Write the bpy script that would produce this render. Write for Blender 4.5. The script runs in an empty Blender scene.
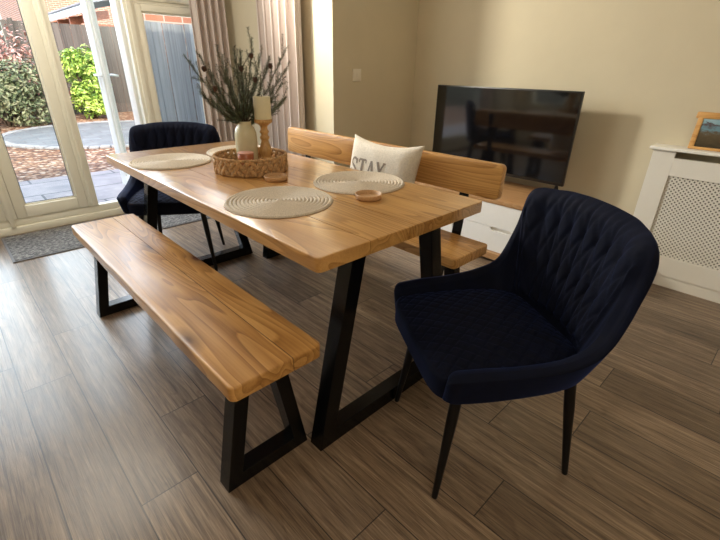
import bpy, bmesh, math, random
from mathutils import Vector, Matrix
random.seed(7)
R = math.radians
C = bpy.context.scene.collection
sc = bpy.context.scene

# ------------------------------------------------------------------ node helpers
def new_mat(name):
    m = bpy.data.materials.new(name); m.use_nodes = True
    nt = m.node_tree; b = nt.nodes['Principled BSDF']
    return m, nt, b
def N(nt, typ, **kw):
    n = nt.nodes.new(typ)
    for k, v in kw.items():
        if k in n.inputs: n.inputs[k].default_value = v
        else: setattr(n, k, v)
    return n
def L(nt, a, b): nt.links.new(a, b)
def M(nt, op, a, b=None, c=None):
    n = nt.nodes.new('ShaderNodeMath'); n.operation = op
    for i, v in enumerate((a, b, c)):
        if v is None: continue
        if isinstance(v, (int, float)): n.inputs[i].default_value = v
        else: nt.links.new(v, n.inputs[i])
    return n.outputs[0]
def ramp(nt, fac, stops, interp='LINEAR'):
    n = nt.nodes.new('ShaderNodeValToRGB'); cr = n.color_ramp; cr.interpolation = interp
    while len(cr.elements) < len(stops): cr.elements.new(.5)
    for e, (p, c) in zip(cr.elements, stops):
        e.position = p; e.color = (*c, 1) if len(c) == 3 else c
    nt.links.new(fac, n.inputs[0]); return n.outputs[0]
def mix(nt, fac, a, b, mode='MIX'):
    n = nt.nodes.new('ShaderNodeMix'); n.data_type = 'RGBA'; n.blend_type = mode
    for s, v in ((n.inputs[0], fac), (n.inputs[6], a), (n.inputs[7], b)):
        if isinstance(v, (int, float)): s.default_value = v
        elif isinstance(v, tuple): s.default_value = (*v, 1) if len(v) == 3 else v
        else: nt.links.new(v, s)
    return n.outputs[2]
def vscale(nt, vec, s):
    n = nt.nodes.new('ShaderNodeVectorMath'); n.operation = 'MULTIPLY'
    nt.links.new(vec, n.inputs[0]); n.inputs[1].default_value = s; return n.outputs[0]
def vadd(nt, a, b):
    n = nt.nodes.new('ShaderNodeVectorMath'); n.operation = 'ADD'
    nt.links.new(a, n.inputs[0]); nt.links.new(b, n.inputs[1]); return n.outputs[0]
def bump(nt, b, h, strength=.3, dist=.002):
    n = N(nt, 'ShaderNodeBump', Strength=strength, Distance=dist)
    L(nt, h, n.inputs['Height']); L(nt, n.outputs[0], b.inputs['Normal'])

def flat_mat(name, col, rough=.6, metal=0, noise=0, nscale=30, bmp=0, sheen=0, sheen_tint=None, spec=.5):
    m, nt, b = new_mat(name)
    b.inputs['Roughness'].default_value = rough; b.inputs['Metallic'].default_value = metal
    b.inputs['Specular IOR Level'].default_value = spec
    b.inputs['Sheen Weight'].default_value = sheen
    if sheen_tint: b.inputs['Sheen Tint'].default_value = (*sheen_tint, 1); b.inputs['Sheen Roughness'].default_value = .35
    tc = N(nt, 'ShaderNodeTexCoord')
    no = N(nt, 'ShaderNodeTexNoise', Scale=nscale, Detail=5.0, Roughness=.6); L(nt, tc.outputs['Object'], no.inputs['Vector'])
    lo = tuple(c * (1 - noise) for c in col); hi = tuple(min(1, c * (1 + noise)) for c in col)
    L(nt, ramp(nt, no.outputs[0], [(.3, lo), (.7, hi)]), b.inputs['Base Color'])
    if bmp: bump(nt, b, no.outputs[0], bmp, .002)
    return m

def wood_mat(name, dark, mid, light, knot=(.09, .03, .01), rough=.33, axis='y', scale=1.0, knots=True, spec=.5, coat=0.0):
    m, nt, b = new_mat(name)
    tc = N(nt, 'ShaderNodeTexCoord'); at = N(nt, 'ShaderNodeAttribute', attribute_name='seed')
    off = N(nt, 'ShaderNodeCombineXYZ'); L(nt, M(nt, 'MULTIPLY', at.outputs['Fac'], 7.3), off.inputs[0])
    L(nt, M(nt, 'MULTIPLY', at.outputs['Fac'], 3.1), off.inputs[1])
    v = vadd(nt, tc.outputs['Object'], off.outputs[0])
    k = {'x': (.75, 6, 6), 'y': (6, .75, 6), 'z': (6, 6, .75)}[axis]
    v1 = vscale(nt, v, tuple(c * scale for c in k))
    big = N(nt, 'ShaderNodeTexNoise', Scale=1.0, Detail=1.5, Roughness=.45, Distortion=.5); L(nt, v1, big.inputs['Vector'])
    # cathedral growth rings: contour lines of a stretched noise
    ring = M(nt, 'FRACT', M(nt, 'MULTIPLY', big.outputs[0], 19.0))
    ringc = ramp(nt, ring, [(0, (0, 0, 0)), (.12, (.25, .25, .25)), (.6, (.75, .75, .75)), (.93, (1, 1, 1)), (1, (0, 0, 0))])
    k2 = {'x': (4, 160, 160), 'y': (160, 4, 160), 'z': (160, 160, 4)}[axis]
    fine = N(nt, 'ShaderNodeTexNoise', Scale=1.0, Detail=3.0, Roughness=.6); L(nt, vscale(nt, v, k2), fine.inputs['Vector'])
    k3 = {'x': (1.2, 3, 3), 'y': (3, 1.2, 3), 'z': (3, 3, 1.2)}[axis]
    blot = N(nt, 'ShaderNodeTexNoise', Scale=1.6, Detail=3.0); L(nt, vscale(nt, v, k3), blot.inputs['Vector'])
    f = M(nt, 'ADD', M(nt, 'MULTIPLY', ringc, .31), M(nt, 'ADD', M(nt, 'MULTIPLY', fine.outputs[0], .36), M(nt, 'MULTIPLY', blot.outputs[0], .6)))
    col = ramp(nt, f, [(.30, dark), (.56, mid), (.86, light)])
    if knots:
        kv = {'x': (2.1, 5.5, .01), 'y': (5.5, 2.1, .01), 'z': (5.5, .01, 2.1)}[axis]
        vo = N(nt, 'ShaderNodeTexVoronoi', Scale=1.0, Randomness=1.0); L(nt, vscale(nt, v, kv), vo.inputs['Vector'])
        wob = M(nt, 'ADD', vo.outputs['Distance'], M(nt, 'MULTIPLY', M(nt, 'SUBTRACT', blot.outputs[0], .5), .12))
        km = ramp(nt, wob, [(.05, (1, 1, 1)), (.09, (.6, .6, .6)), (.21, (0, 0, 0))])
        sel = N(nt, 'ShaderNodeSeparateColor'); L(nt, vo.outputs['Color'], sel.inputs[0])
        km = M(nt, 'MULTIPLY', km, M(nt, 'GREATER_THAN', sel.outputs[0], .3))
        col = mix(nt, km, col, knot)
    L(nt, col, b.inputs['Base Color'])
    L(nt, M(nt, 'ADD', M(nt, 'MULTIPLY', fine.outputs[0], .16), rough - .08), b.inputs['Roughness'])
    b.inputs['Specular IOR Level'].default_value = spec
    b.inputs['Coat Weight'].default_value = coat; b.inputs['Coat Roughness'].default_value = .2
    bump(nt, b, M(nt, 'ADD', fine.outputs[0], ringc), .25, .0008)
    return m

# ------------------------------------------------------------------ materials
M_top = wood_mat('varnished pine', (.165, .062, .013), (.40, .192, .050), (.60, .33, .108), rough=.32, coat=1.0)
M_bench = wood_mat('bench pine', (.16, .060, .013), (.40, .190, .050), (.60, .33, .108), rough=.36, coat=.15)
M_oak = wood_mat('cabinet oak', (.30, .15, .06), (.42, .23, .10), (.50, .29, .14), rough=.45, knots=False)
M_turned = wood_mat('turned wood', (.36, .18, .06), (.50, .28, .10), (.60, .37, .15), rough=.4, axis='z', knots=False, scale=2)
M_dish = wood_mat('dish wood', (.34, .18, .08), (.50, .29, .14), (.60, .37, .19), rough=.45, knots=False, scale=3)
M_framew = wood_mat('driftwood', (.34, .15, .04), (.58, .29, .08), (.70, .40, .14), rough=.6, scale=2, knots=True)
M_black = flat_mat('black powder coat', (.0028, .0028, .003), .25, noise=.3, nscale=60, bmp=.06, spec=.3)
M_legb = flat_mat('black leg', (.0035, .003, .0035), .4, noise=.2, spec=.3)
M_paint = flat_mat('wall paint', (.64, .575, .43), .85, noise=.03, nscale=3, bmp=.05)
M_ceil = flat_mat('ceiling paint', (.8, .78, .73), .9, noise=.02)
M_upvc = flat_mat('white upvc', (.82, .79, .66), .35, noise=.015, nscale=8)
M_upvc2 = flat_mat('white upvc leaf', (.86, .86, .83), .3, noise=.015, nscale=8)
M_gasket = flat_mat('black gasket', (.02, .02, .02), .6)
M_metal = flat_mat('brushed metal', (.6, .6, .58), .35, 1)
M_white = flat_mat('white satin', (.82, .80, .74), .4, noise=.02, nscale=5)
M_drawer = flat_mat('white drawer lacquer', (.85, .85, .84), .3, noise=.01)
M_dark = flat_mat('dark recess', (.03, .025, .02), .8)
M_grate = flat_mat('shade darkened enamel', (.10, .085, .07), .5)  # enamel darkened to stand in for the shade behind the grille
M_plast = flat_mat('switch plastic', (.80, .76, .66), .4)
M_tvb = flat_mat('tv bezel', (.012, .012, .013), .3)
M_screen = flat_mat('tv screen', (.004, .004, .005), .07, noise=0, spec=.9)
M_velvet = flat_mat('navy velvet', (.0015, .0028, .0115), .8, noise=.35, nscale=14, bmp=.15, sheen=.22, sheen_tint=(.07, .17, .70), spec=.15)
M_pipe = flat_mat('navy piping', (.002, .003, .014), .7, sheen=.3, sheen_tint=(.2, .3, .7))
M_seamblk = flat_mat('joint shadow', (.05, .02, .008), .8)
M_candle = flat_mat('ivory wax', (.72, .66, .46), .45, noise=.05, nscale=20)
M_wick = flat_mat('wick', (.02, .02, .02), .9)
M_vase = flat_mat('cream glaze', (.62, .56, .38), .22, noise=.08, nscale=12)
M_redglass = flat_mat('red wax jar', (.40, .12, .05), .3, noise=.1, nscale=20)
M_redlid = flat_mat('pink wax top', (.55, .27, .2), .5, noise=.1)
M_needle = flat_mat('fir needles', (.09, .108, .055), .6, noise=.5, nscale=60)
M_twig = flat_mat('twig bark', (.06, .035, .02), .8, noise=.3)
M_cone = flat_mat('pine cone', (.075, .035, .018), .8, noise=.4, nscale=80)
M_curtain = flat_mat('curtain cloth', (.60, .52, .48), .9, noise=.06, nscale=150, bmp=.1, sheen=.1)
M_stay = flat_mat('taupe lettering', (.22, .18, .145), .8, noise=.15, nscale=200)
M_paving = None

def fabric_weave(name, col, s, amt, b_str):
    m, nt, b = new_mat(name); b.inputs['Roughness'].default_value = .9
    tc = N(nt, 'ShaderNodeTexCoord')
    no = N(nt, 'ShaderNodeTexNoise', Scale=s, Detail=4.0, Roughness=.7); L(nt, tc.outputs['Object'], no.inputs['Vector'])
    L(nt, ramp(nt, no.outputs[0], [(.3, tuple(c * (1 - amt) for c in col)), (.7, tuple(min(1, c * (1 + amt)) for c in col))]), b.inputs['Base Color'])
    bump(nt, b, no.outputs[0], b_str, .003); return m
M_rope = fabric_weave('cotton rope', (.63, .55, .45), 260, .25, .5)
M_weave = fabric_weave('water hyacinth', (.44, .265, .125), 90, .55, .5)
M_pillow = fabric_weave('cream slub linen', (.68, .62, .53), 130, .14, .7)
M_soil = fabric_weave('shade', (.1, .08, .05), 30, .4, .3)

def floor_mat():
    m, nt, b = new_mat('grey brown plank floor')
    g = N(nt, 'ShaderNodeNewGeometry'); sp = N(nt, 'ShaderNodeSeparateXYZ'); L(nt, g.outputs['Position'], sp.inputs[0])
    x, y = sp.outputs[0], sp.outputs[1]
    W_, LN = .178, 1.22
    u = M(nt, 'DIVIDE', M(nt, 'ADD', x, 10 * W_ + .667 - W_ * 3 + W_ * 3), W_)
    ci = M(nt, 'FLOOR', u); fu = M(nt, 'FRACT', u)
    wn = N(nt, 'ShaderNodeTexWhiteNoise', noise_dimensions='1D'); L(nt, ci, wn.inputs['W'])
    v = M(nt, 'ADD', M(nt, 'DIVIDE', M(nt, 'ADD', y, 20), LN), wn.outputs['Value'])
    ri = M(nt, 'FLOOR', v); fv = M(nt, 'FRACT', v)
    cb = N(nt, 'ShaderNodeCombineXYZ'); L(nt, ci, cb.inputs[0]); L(nt, ri, cb.inputs[1])
    wn2 = N(nt, 'ShaderNodeTexWhiteNoise', noise_dimensions='2D'); L(nt, cb.outputs[0], wn2.inputs['Vector'])
    pc = N(nt, 'ShaderNodeSeparateColor'); L(nt, wn2.outputs['Color'], pc.inputs[0])
    eu = M(nt, 'MINIMUM', fu, M(nt, 'SUBTRACT', 1, fu)); ev = M(nt, 'MINIMUM', fv, M(nt, 'SUBTRACT', 1, fv))
    du = M(nt, 'MULTIPLY', eu, W_); dv = M(nt, 'MULTIPLY', ev, LN)
    gap = M(nt, 'LESS_THAN', M(nt, 'MINIMUM', du, dv), .0019)
    off = N(nt, 'ShaderNodeCombineXYZ'); L(nt, M(nt, 'MULTIPLY', pc.outputs[0], 9), off.inputs[0]); L(nt, M(nt, 'MULTIPLY', pc.outputs[1], 9), off.inputs[1])
    vv = vadd(nt, g.outputs['Position'], off.outputs[0])
    big = N(nt, 'ShaderNodeTexNoise', Scale=1.0, Detail=2.0, Roughness=.5, Distortion=.8); L(nt, vscale(nt, vv, (9, 1.1, 1)), big.inputs['Vector'])
    ring = M(nt, 'FRACT', M(nt, 'MULTIPLY', big.outputs[0], 9.0))
    rr = ramp(nt, ring, [(0, (0, 0, 0)), (.15, (.5, .5, .5)), (.8, (1, 1, 1)), (1, (0, 0, 0))])
    fine = N(nt, 'ShaderNodeTexNoise', Scale=1.0, Detail=5.0, Roughness=.7); L(nt, vscale(nt, vv, (300, 9, 1)), fine.inputs['Vector'])
    mid = N(nt, 'ShaderNodeTexNoise', Scale=1.0, Detail=3.0, Roughness=.6); L(nt, vscale(nt, vv, (48, 2.0, 1)), mid.inputs['Vector'])
    f = M(nt, 'ADD', M(nt, 'MULTIPLY', rr, .07), M(nt, 'ADD', M(nt, 'MULTIPLY', fine.outputs[0], .55), M(nt, 'MULTIPLY', mid.outputs[0], .50)))
    col = ramp(nt, f, [(.38, (.055, .035, .022)), (.50, (.14, .096, .064)), (.62, (.235, .170, .116)), (.74, (.36, .275, .195))])
    st = N(nt, 'ShaderNodeTexNoise', Scale=1.0, Detail=2.0, Roughness=.5, Distortion=.3); L(nt, vscale(nt, vv, (170, 3.5, 1)), st.inputs['Vector'])
    col = mix(nt, M(nt, 'MULTIPLY', ramp(nt, st.outputs[0], [(.56, (0, 0, 0)), (.66, (1, 1, 1))]), .55), col, (.05, .032, .02))
    tint = ramp(nt, pc.outputs[2], [(0, (.76, .73, .70)), (1, (1.24, 1.22, 1.19))])
    col = mix(nt, 1.0, col, tint, 'MULTIPLY')
    vo = N(nt, 'ShaderNodeTexVoronoi', Scale=1.0); L(nt, vscale(nt, vv, (5, 1.7, .01)), vo.inputs['Vector'])
    ks = N(nt, 'ShaderNodeSeparateColor'); L(nt, vo.outputs['Color'], ks.inputs[0])
    km = M(nt, 'MULTIPLY', ramp(nt, vo.outputs['Distance'], [(.03, (1, 1, 1)), (.09, (0, 0, 0))]), M(nt, 'GREATER_THAN', ks.outputs[0], .5))
    col = mix(nt, M(nt, 'MULTIPLY', km, .7), col, (.05, .03, .018))
    col = mix(nt, M(nt, 'MULTIPLY', gap, .9), col, (.02, .014, .01))
    L(nt, col, b.inputs['Base Color'])
    L(nt, M(nt, 'ADD', M(nt, 'MULTIPLY', fine.outputs[0], .35), .24), b.inputs['Roughness'])
    b.inputs['Specular IOR Level'].default_value = .45
    b.inputs['Coat Weight'].default_value = .25; b.inputs['Coat Roughness'].default_value = .18
    h = M(nt, 'SUBTRACT', M(nt, 'MULTIPLY', fine.outputs[0], .8), M(nt, 'MULTIPLY', gap, 1.0))
    bump(nt, b, h, .5, .002)
    return m
M_floor = floor_mat()

def mat_mat():
    m, nt, b = new_mat('door mat pile'); b.inputs['Roughness'].default_value = .95
    g = N(nt, 'ShaderNodeNewGeometry')
    no = N(nt, 'ShaderNodeTexNoise', Scale=70.0, Detail=4.0, Roughness=.8); L(nt, vscale(nt, g.outputs['Position'], (.6, 1, 1)), no.inputs['Vector'])
    L(nt, ramp(nt, no.outputs[0], [(.38, (.045, .045, .048)), (.5, (.14, .135, .13)), (.62, (.34, .33, .31))]), b.inputs['Base Color'])
    bump(nt, b, no.outputs[0], .7, .006); return m
def gravel_mat():
    m, nt, b = new_mat('orange gravel'); b.inputs['Roughness'].default_value = .9
    g = N(nt, 'ShaderNodeNewGeometry')
    vo = N(nt, 'ShaderNodeTexVoronoi', Scale=17.0); L(nt, g.outputs['Position'], vo.inputs['Vector'])
    sp = N(nt, 'ShaderNodeSeparateColor'); L(nt, vo.outputs['Color'], sp.inputs[0])
    col = ramp(nt, sp.outputs[0], [(0, (.12, .045, .02)), (.35, (.27, .12, .055)), (.65, (.40, .22, .11)), (1, (.62, .50, .38))])
    dk = ramp(nt, vo.outputs['Distance'], [(.35, (1, 1, 1)), (.75, (.35, .28, .24))])
    L(nt, mix(nt, 1.0, col, dk, 'MULTIPLY'), b.inputs['Base Color'])
    bump(nt, b, vo.outputs['Distance'], -.8, .03); return m
def paving_mat(name, sx, sy, col):
    m, nt, b = new_mat(name); b.inputs['Roughness'].default_value = .8
    g = N(nt, 'ShaderNodeNewGeometry')
    br = N(nt, 'ShaderNodeTexBrick', Scale=1.0); br.inputs['Mortar Size'].default_value = .012
    br.inputs['Brick Width'].default_value = sx; br.inputs['Row Height'].default_value = sy
    L(nt, g.outputs['Position'], br.inputs['Vector'])
    br.inputs['Color1'].default_value = (*col, 1); br.inputs['Color2'].default_value = (*[c * .8 for c in col], 1)
    br.inputs['Mortar'].default_value = (.16, .15, .15, 1)
    no = N(nt, 'ShaderNodeTexNoise', Scale=3.5, Detail=6.0, Roughness=.65); L(nt, g.outputs['Position'], no.inputs['Vector'])
    L(nt, mix(nt, 1.0, br.outputs[0], ramp(nt, no.outputs[0], [(.3, (.68, .70, .74)), (.7, (1.15, 1.12, 1.1))]), 'MULTIPLY'), b.inputs['Base Color'])
    bump(nt, b, no.outputs[0], .3, .01); return m
def fence_mat(name, lo, hi, w=.12, axis=0):
    m, nt, b = new_mat(name); b.inputs['Roughness'].default_value = .9
    g = N(nt, 'ShaderNodeNewGeometry'); sp = N(nt, 'ShaderNodeSeparateXYZ'); L(nt, g.outputs['Position'], sp.inputs[0])
    u = M(nt, 'DIVIDE', sp.outputs[axis], w); wn = N(nt, 'ShaderNodeTexWhiteNoise', noise_dimensions='1D'); L(nt, M(nt, 'FLOOR', u), wn.inputs['W'])
    sc_ = [60, 60, 1.2]; sc_[1 - axis] = 1
    no = N(nt, 'ShaderNodeTexNoise', Scale=1.0, Detail=5.0, Roughness=.7); L(nt, vscale(nt, g.outputs['Position'], tuple(sc_)), no.inputs['Vector'])
    f = M(nt, 'ADD', M(nt, 'MULTIPLY', wn.outputs['Value'], .35), M(nt, 'MULTIPLY', no.outputs[0], .75))
    L(nt, ramp(nt, f, [(.25, lo), (.85, hi)]), b.inputs['Base Color'])
    bump(nt, b, no.outputs[0], .4, .004); return m
def brick_mat():
    m, nt, b = new_mat('red brick'); b.inputs['Roughness'].default_value = .9
    g = N(nt, 'ShaderNodeNewGeometry'); sp = N(nt, 'ShaderNodeSeparateXYZ'); L(nt, g.outputs['Position'], sp.inputs[0])
    cb = N(nt, 'ShaderNodeCombineXYZ'); L(nt, M(nt, 'ADD', sp.outputs[0], sp.outputs[1]), cb.inputs[0]); L(nt, sp.outputs[2], cb.inputs[1])
    br = N(nt, 'ShaderNodeTexBrick', Scale=1.0); L(nt, cb.outputs[0], br.inputs['Vector'])
    br.inputs['Brick Width'].default_value = .22; br.inputs['Row Height'].default_value = .075; br.inputs['Mortar Size'].default_value = .008
    br.inputs['Color1'].default_value = (.42, .17, .10, 1); br.inputs['Color2'].default_value = (.30, .12, .08, 1); br.inputs['Mortar'].default_value = (.45, .40, .34, 1)
    L(nt, br.outputs[0], b.inputs['Base Color']); return m
def leaf_mat(name, lo, mid, hi, ns=25):
    m, nt, b = new_mat(name); b.inputs['Roughness'].default_value = .5
    at = N(nt, 'ShaderNodeAttribute', attribute_name='seed')
    L(nt, ramp(nt, at.outputs['Fac'], [(0, lo), (.5, mid), (1, hi)]), b.inputs['Base Color'])
    return m
def glass_mat():
    m = bpy.data.materials.new('window glass'); m.use_nodes = True; nt = m.node_tree
    for n in list(nt.nodes): nt.nodes.remove(n)
    o = N(nt, 'ShaderNodeOutputMaterial'); t = N(nt, 'ShaderNodeBsdfTransparent'); t.inputs[0].default_value = (.93, .95, .94, 1)
    g = N(nt, 'ShaderNodeBsdfGlossy', Roughness=.02); f = N(nt, 'ShaderNodeFresnel', IOR=1.4)
    mx = N(nt, 'ShaderNodeMixShader'); ge = N(nt, 'ShaderNodeNewGeometry'); L(nt, M(nt, 'MULTIPLY', f.outputs[0], M(nt, 'SUBTRACT', 1.0, ge.outputs['Backfacing'])), mx.inputs[0]); L(nt, t.outputs[0], mx.inputs[1]); L(nt, g.outputs[0], mx.inputs[2])
    L(nt, mx.outputs[0], o.inputs[0]); return m
def photo_mat():
    m, nt, b = new_mat('printed picture'); b.inputs['Roughness'].default_value = .15
    tc = N(nt, 'ShaderNodeTexCoord'); sp = N(nt, 'ShaderNodeSeparateXYZ'); L(nt, tc.outputs['Generated'], sp.inputs[0])
    no = N(nt, 'ShaderNodeTexNoise', Scale=9.0, Detail=6.0, Roughness=.6); L(nt, tc.outputs['Generated'], no.inputs['Vector'])
    zz = M(nt, 'ADD', sp.outputs[2], M(nt, 'MULTIPLY', M(nt, 'SUBTRACT', no.outputs[0], .5), .5))
    base = ramp(nt, zz, [(.05, (.05, .04, .025)), (.35, (.10, .075, .045)), (.5, (.12, .10, .07)), (.62, (.16, .30, .38)), (.78, (.10, .06, .06)), (.83, (.25, .42, .5)), (1, (.4, .55, .62))])
    L(nt, base, b.inputs['Base Color']); return m
M_matt = mat_mat(); M_gravel = gravel_mat(); M_pave = paving_mat('grey patio slabs', .9, .6, (.42, .37, .355)); M_circ = paving_mat('circle slabs', .45, .3, (.20, .215, .22))
M_fence = fence_mat('weathered fence', (.035, .03, .027), (.15, .13, .115)); M_fence2 = fence_mat('blue grey fence', (.13, .14, .16), (.42, .44, .46), .14)
M_fence3 = fence_mat('side fence', (.12, .11, .10), (.34, .31, .28), .14, 1)
M_brick = brick_mat(); M_glass = glass_mat(); M_photo = photo_mat()
M_tile = flat_mat('grey metal roof', (.20, .21, .23), .6, noise=.25, nscale=6); M_rust = flat_mat('red brown timber', (.26, .09, .045), .8, noise=.3)
M_fascia = flat_mat('pale fascia', (.36, .39, .43), .5)

# ------------------------------------------------------------------ mesh helpers
def link(name, verts, faces, mat, parent=None, smooth=False, seeds=None):
    me = bpy.data.meshes.new(name); me.from_pydata([tuple(v) for v in verts], [], faces); me.update()
    o = bpy.data.objects.new(name, me); C.objects.link(o); me.materials.append(mat)
    if smooth:
        for p in me.polygons: p.use_smooth = True
    if seeds is not None:
        a = me.attributes.new('seed', 'FLOAT', 'FACE'); a.data.foreach_set('value', seeds)
    if parent: o.parent = parent
    return o
class MB:
    def __init__(s): s.v = []; s.f = []; s.s = []
    def add(s, vs, fs, seed=0.0):
        n = len(s.v); s.v += [Vector(v) for v in vs]; s.f += [tuple(i + n for i in f) for f in fs]; s.s += [seed] * len(fs)
    def bm_add(s, bm, seed=0.0, mtx=None):
        bm.verts.index_update()
        vs = [(mtx @ v.co) if mtx else v.co.copy() for v in bm.verts]
        s.add(vs, [[v.index for v in f.verts] for f in bm.faces], seed); bm.free()
    def box(s, x0, x1, y0, y1, z0, z1, bev=0.0, seed=0.0, mtx=None, seg=2):
        bm = bmesh.new(); bmesh.ops.create_cube(bm, size=1)
        for v in bm.verts:
            v.co = Vector((x0 + (v.co.x + .5) * (x1 - x0), y0 + (v.co.y + .5) * (y1 - y0), z0 + (v.co.z + .5) * (z1 - z0)))
        if bev: bmesh.ops.bevel(bm, geom=list(bm.edges), offset=bev, segments=seg, affect='EDGES', profile=.5)
        s.bm_add(bm, seed, mtx)
    def prism(s, poly, ax, a0, a1, bev=0.0, seed=0.0, mtx=None):
        """poly: 2-D outline in the plane across axis ax ('x': (y,z), 'y': (x,z), 'z': (x,y))"""
        def P(p, a): return {'x': (a, p[0], p[1]), 'y': (p[0], a, p[1]), 'z': (p[0], p[1], a)}[ax]
        bm = bmesh.new(); n = len(poly)
        A = [bm.verts.new(P(p, a0)) for p in poly]; B = [bm.verts.new(P(p, a1)) for p in poly]
        bm.faces.new(A); bm.faces.new(B[::-1])
        for i in range(n): bm.faces.new((A[i], B[i], B[(i + 1) % n], A[(i + 1) % n]))
        bmesh.ops.recalc_face_normals(bm, faces=list(bm.faces))
        if bev: bmesh.ops.bevel(bm, geom=[e for e in bm.edges], offset=bev, segments=2, affect='EDGES', profile=.5)
        s.bm_add(bm, seed, mtx)
    def tube(s, pts, rad, n=8, seed=0.0, cap=True, closed=False):
        pts = [Vector(p) for p in pts]; m = len(pts)
        if not hasattr(rad, '__len__'): rad = [rad] * m
        rings = []; up = None
        for i, p in enumerate(pts):
            if closed: t = pts[(i + 1) % m] - pts[i - 1]
            else: t = (pts[min(i + 1, m - 1)] - pts[max(i - 1, 0)])
            t.normalize()
            if up is None: up = Vector((0, 0, 1)) if abs(t.z) < .9 else Vector((1, 0, 0))
            a = t.cross(up); a.normalize(); b = a.cross(t); up = b
            rings.append([p + (a * math.cos(2 * math.pi * k / n) + b * math.sin(2 * math.pi * k / n)) * rad[i] for k in range(n)])
        vs = [v for r in rings for v in r]; fs = []
        for i in range(m if closed else m - 1):
            j = (i + 1) % m
            for k in range(n): fs.append((i * n + k, j * n + k, j * n + (k + 1) % n, i * n + (k + 1) % n))
        if cap and not closed: fs.append(tuple(range(n))); fs.append(tuple((m - 1) * n + k for k in range(n))[::-1])
        s.add(vs, fs, seed)
    def lathe(s, prof, n=32, c=(0, 0, 0), seed=0.0):
        vs = []; fs = []
        for r, z in prof:
            for k in range(n):
                a = 2 * math.pi * k / n; vs.append((c[0] + r * math.cos(a), c[1] + r * math.sin(a), c[2] + z))
        for i in range(len(prof) - 1):
            for k in range(n): fs.append((i * n + k, i * n + (k + 1) % n, (i + 1) * n + (k + 1) % n, (i + 1) * n + k))
        s.add(vs, fs, seed)
    def ellipsoid(s, mtx, n=8, m=5, seed=0.0):
        vs = [mtx @ Vector((0, 0, 1))]; fs = []
        for i in range(1, m):
            t = math.pi * i / m
            for k in range(n): vs.append(mtx @ Vector((math.sin(t) * math.cos(2 * math.pi * k / n), math.sin(t) * math.sin(2 * math.pi * k / n), math.cos(t))))
        vs.append(mtx @ Vector((0, 0, -1))); e = len(vs) - 1
        for k in range(n): fs.append((0, 1 + k, 1 + (k + 1) % n)); fs.append((e, 1 + (m - 2) * n + (k + 1) % n, 1 + (m - 2) * n + k))
        for i in range(m - 2):
            for k in range(n): fs.append((1 + i * n + k, 1 + (i + 1) * n + k, 1 + (i + 1) * n + (k + 1) % n, 1 + i * n + (k + 1) % n))
        s.add(vs, fs, seed)
    def build(s, name, mat, parent=None, smooth=False, seeds=True):
        o = link(name, s.v, s.f, mat, parent, False, s.s if seeds else None)
        bm = bmesh.new(); bm.from_mesh(o.data); bmesh.ops.recalc_face_normals(bm, faces=list(bm.faces)); bm.to_mesh(o.data); bm.free()
        if smooth:
            o.data.shade_smooth()
            if smooth == 'angle':
                bm = bmesh.new(); bm.from_mesh(o.data)
                for e in bm.edges:
                    if len(e.link_faces) == 2 and e.calc_face_angle(0) > R(42): e.smooth = False
                bm.to_mesh(o.data); bm.free()
        return o
def thing(name, label, cat, loc=(0, 0, 0), rz=0, group=None):
    o = bpy.data.objects.new(name, None); C.objects.link(o); o.location = loc; o.rotation_euler = (0, 0, rz)
    o.empty_display_size = .1
    o['label'] = label; o['category'] = cat
    if group: o['group'] = group
    return o
def tag(o, label, cat, group=None, kind=None):
    o['label'] = label; o['category'] = cat
    if group: o['group'] = group
    if kind: o['kind'] = kind
    return o
def struct(o): o['kind'] = 'structure'; return o
def copy_tree(o, parent=None):
    c = o.copy(); C.objects.link(c); c.parent = parent
    for ch in list(o.children): copy_tree(ch, c)
    return c

# ------------------------------------------------------------------ measurements
YD, XW, YG, XR = 3.266, 2.492, 1.777, 1.573
TZ = .77

# ------------------------------------------------------------------ room shell
m = MB(); m.box(-2.7, XW + .15, -3.4, YD + .03, -.12, 0); struct(m.build('floor', M_floor))
m = MB(); m.box(-2.7, XW + .15, -3.4, YD + .2, 2.4, 2.6); struct(m.build('ceiling', M_ceil))
m = MB(); m.box(XW, XW + .15, -3.4, YG + .3, 0, 2.4); struct(m.build('wall_right', M_paint))
m = MB(); m.box(XR, XW, YG, YD + .2, 0, 2.4); struct(m.build('wall_alcove', M_paint))
m = MB(); m.box(-2.85, -2.7, -3.4, 2.35, 0, 2.4); m.box(-2.85, -2.7, 3.0, YD + .2, 0, 2.4); m.box(-2.85, -2.7, 2.35, 3.0, 0, .6); m.box(-2.85, -2.7, 2.35, 3.0, 2.1, 2.4); struct(m.build('wall_left', M_paint))
m = MB(); m.box(-2.7, XW, -3.55, -3.4, 0, 2.4); struct(m.build('wall_near', M_paint))
# garden-side wall: solid to the left of the glazing, lintel above, a strip at the right
m = MB(); m.box(-2.7, -1.60, YD, YD + .2, 0, 2.4); m.box(-1.60, 1.34, YD, YD + .2, 2.12, 2.4); m.box(1.34, XR, YD, YD + .2, 0, 2.4)
struct(m.build('wall_garden', M_paint))
m = MB(); m.box(XW - .016, XW, -3.4, YG, 0, .075, .004); struct(m.build('baseboard_right', M_white))
m = MB(); m.box(XR, XW - .016, YG - .016, YG, 0, .075, .004); struct(m.build('baseboard_alcove', M_white))

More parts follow.
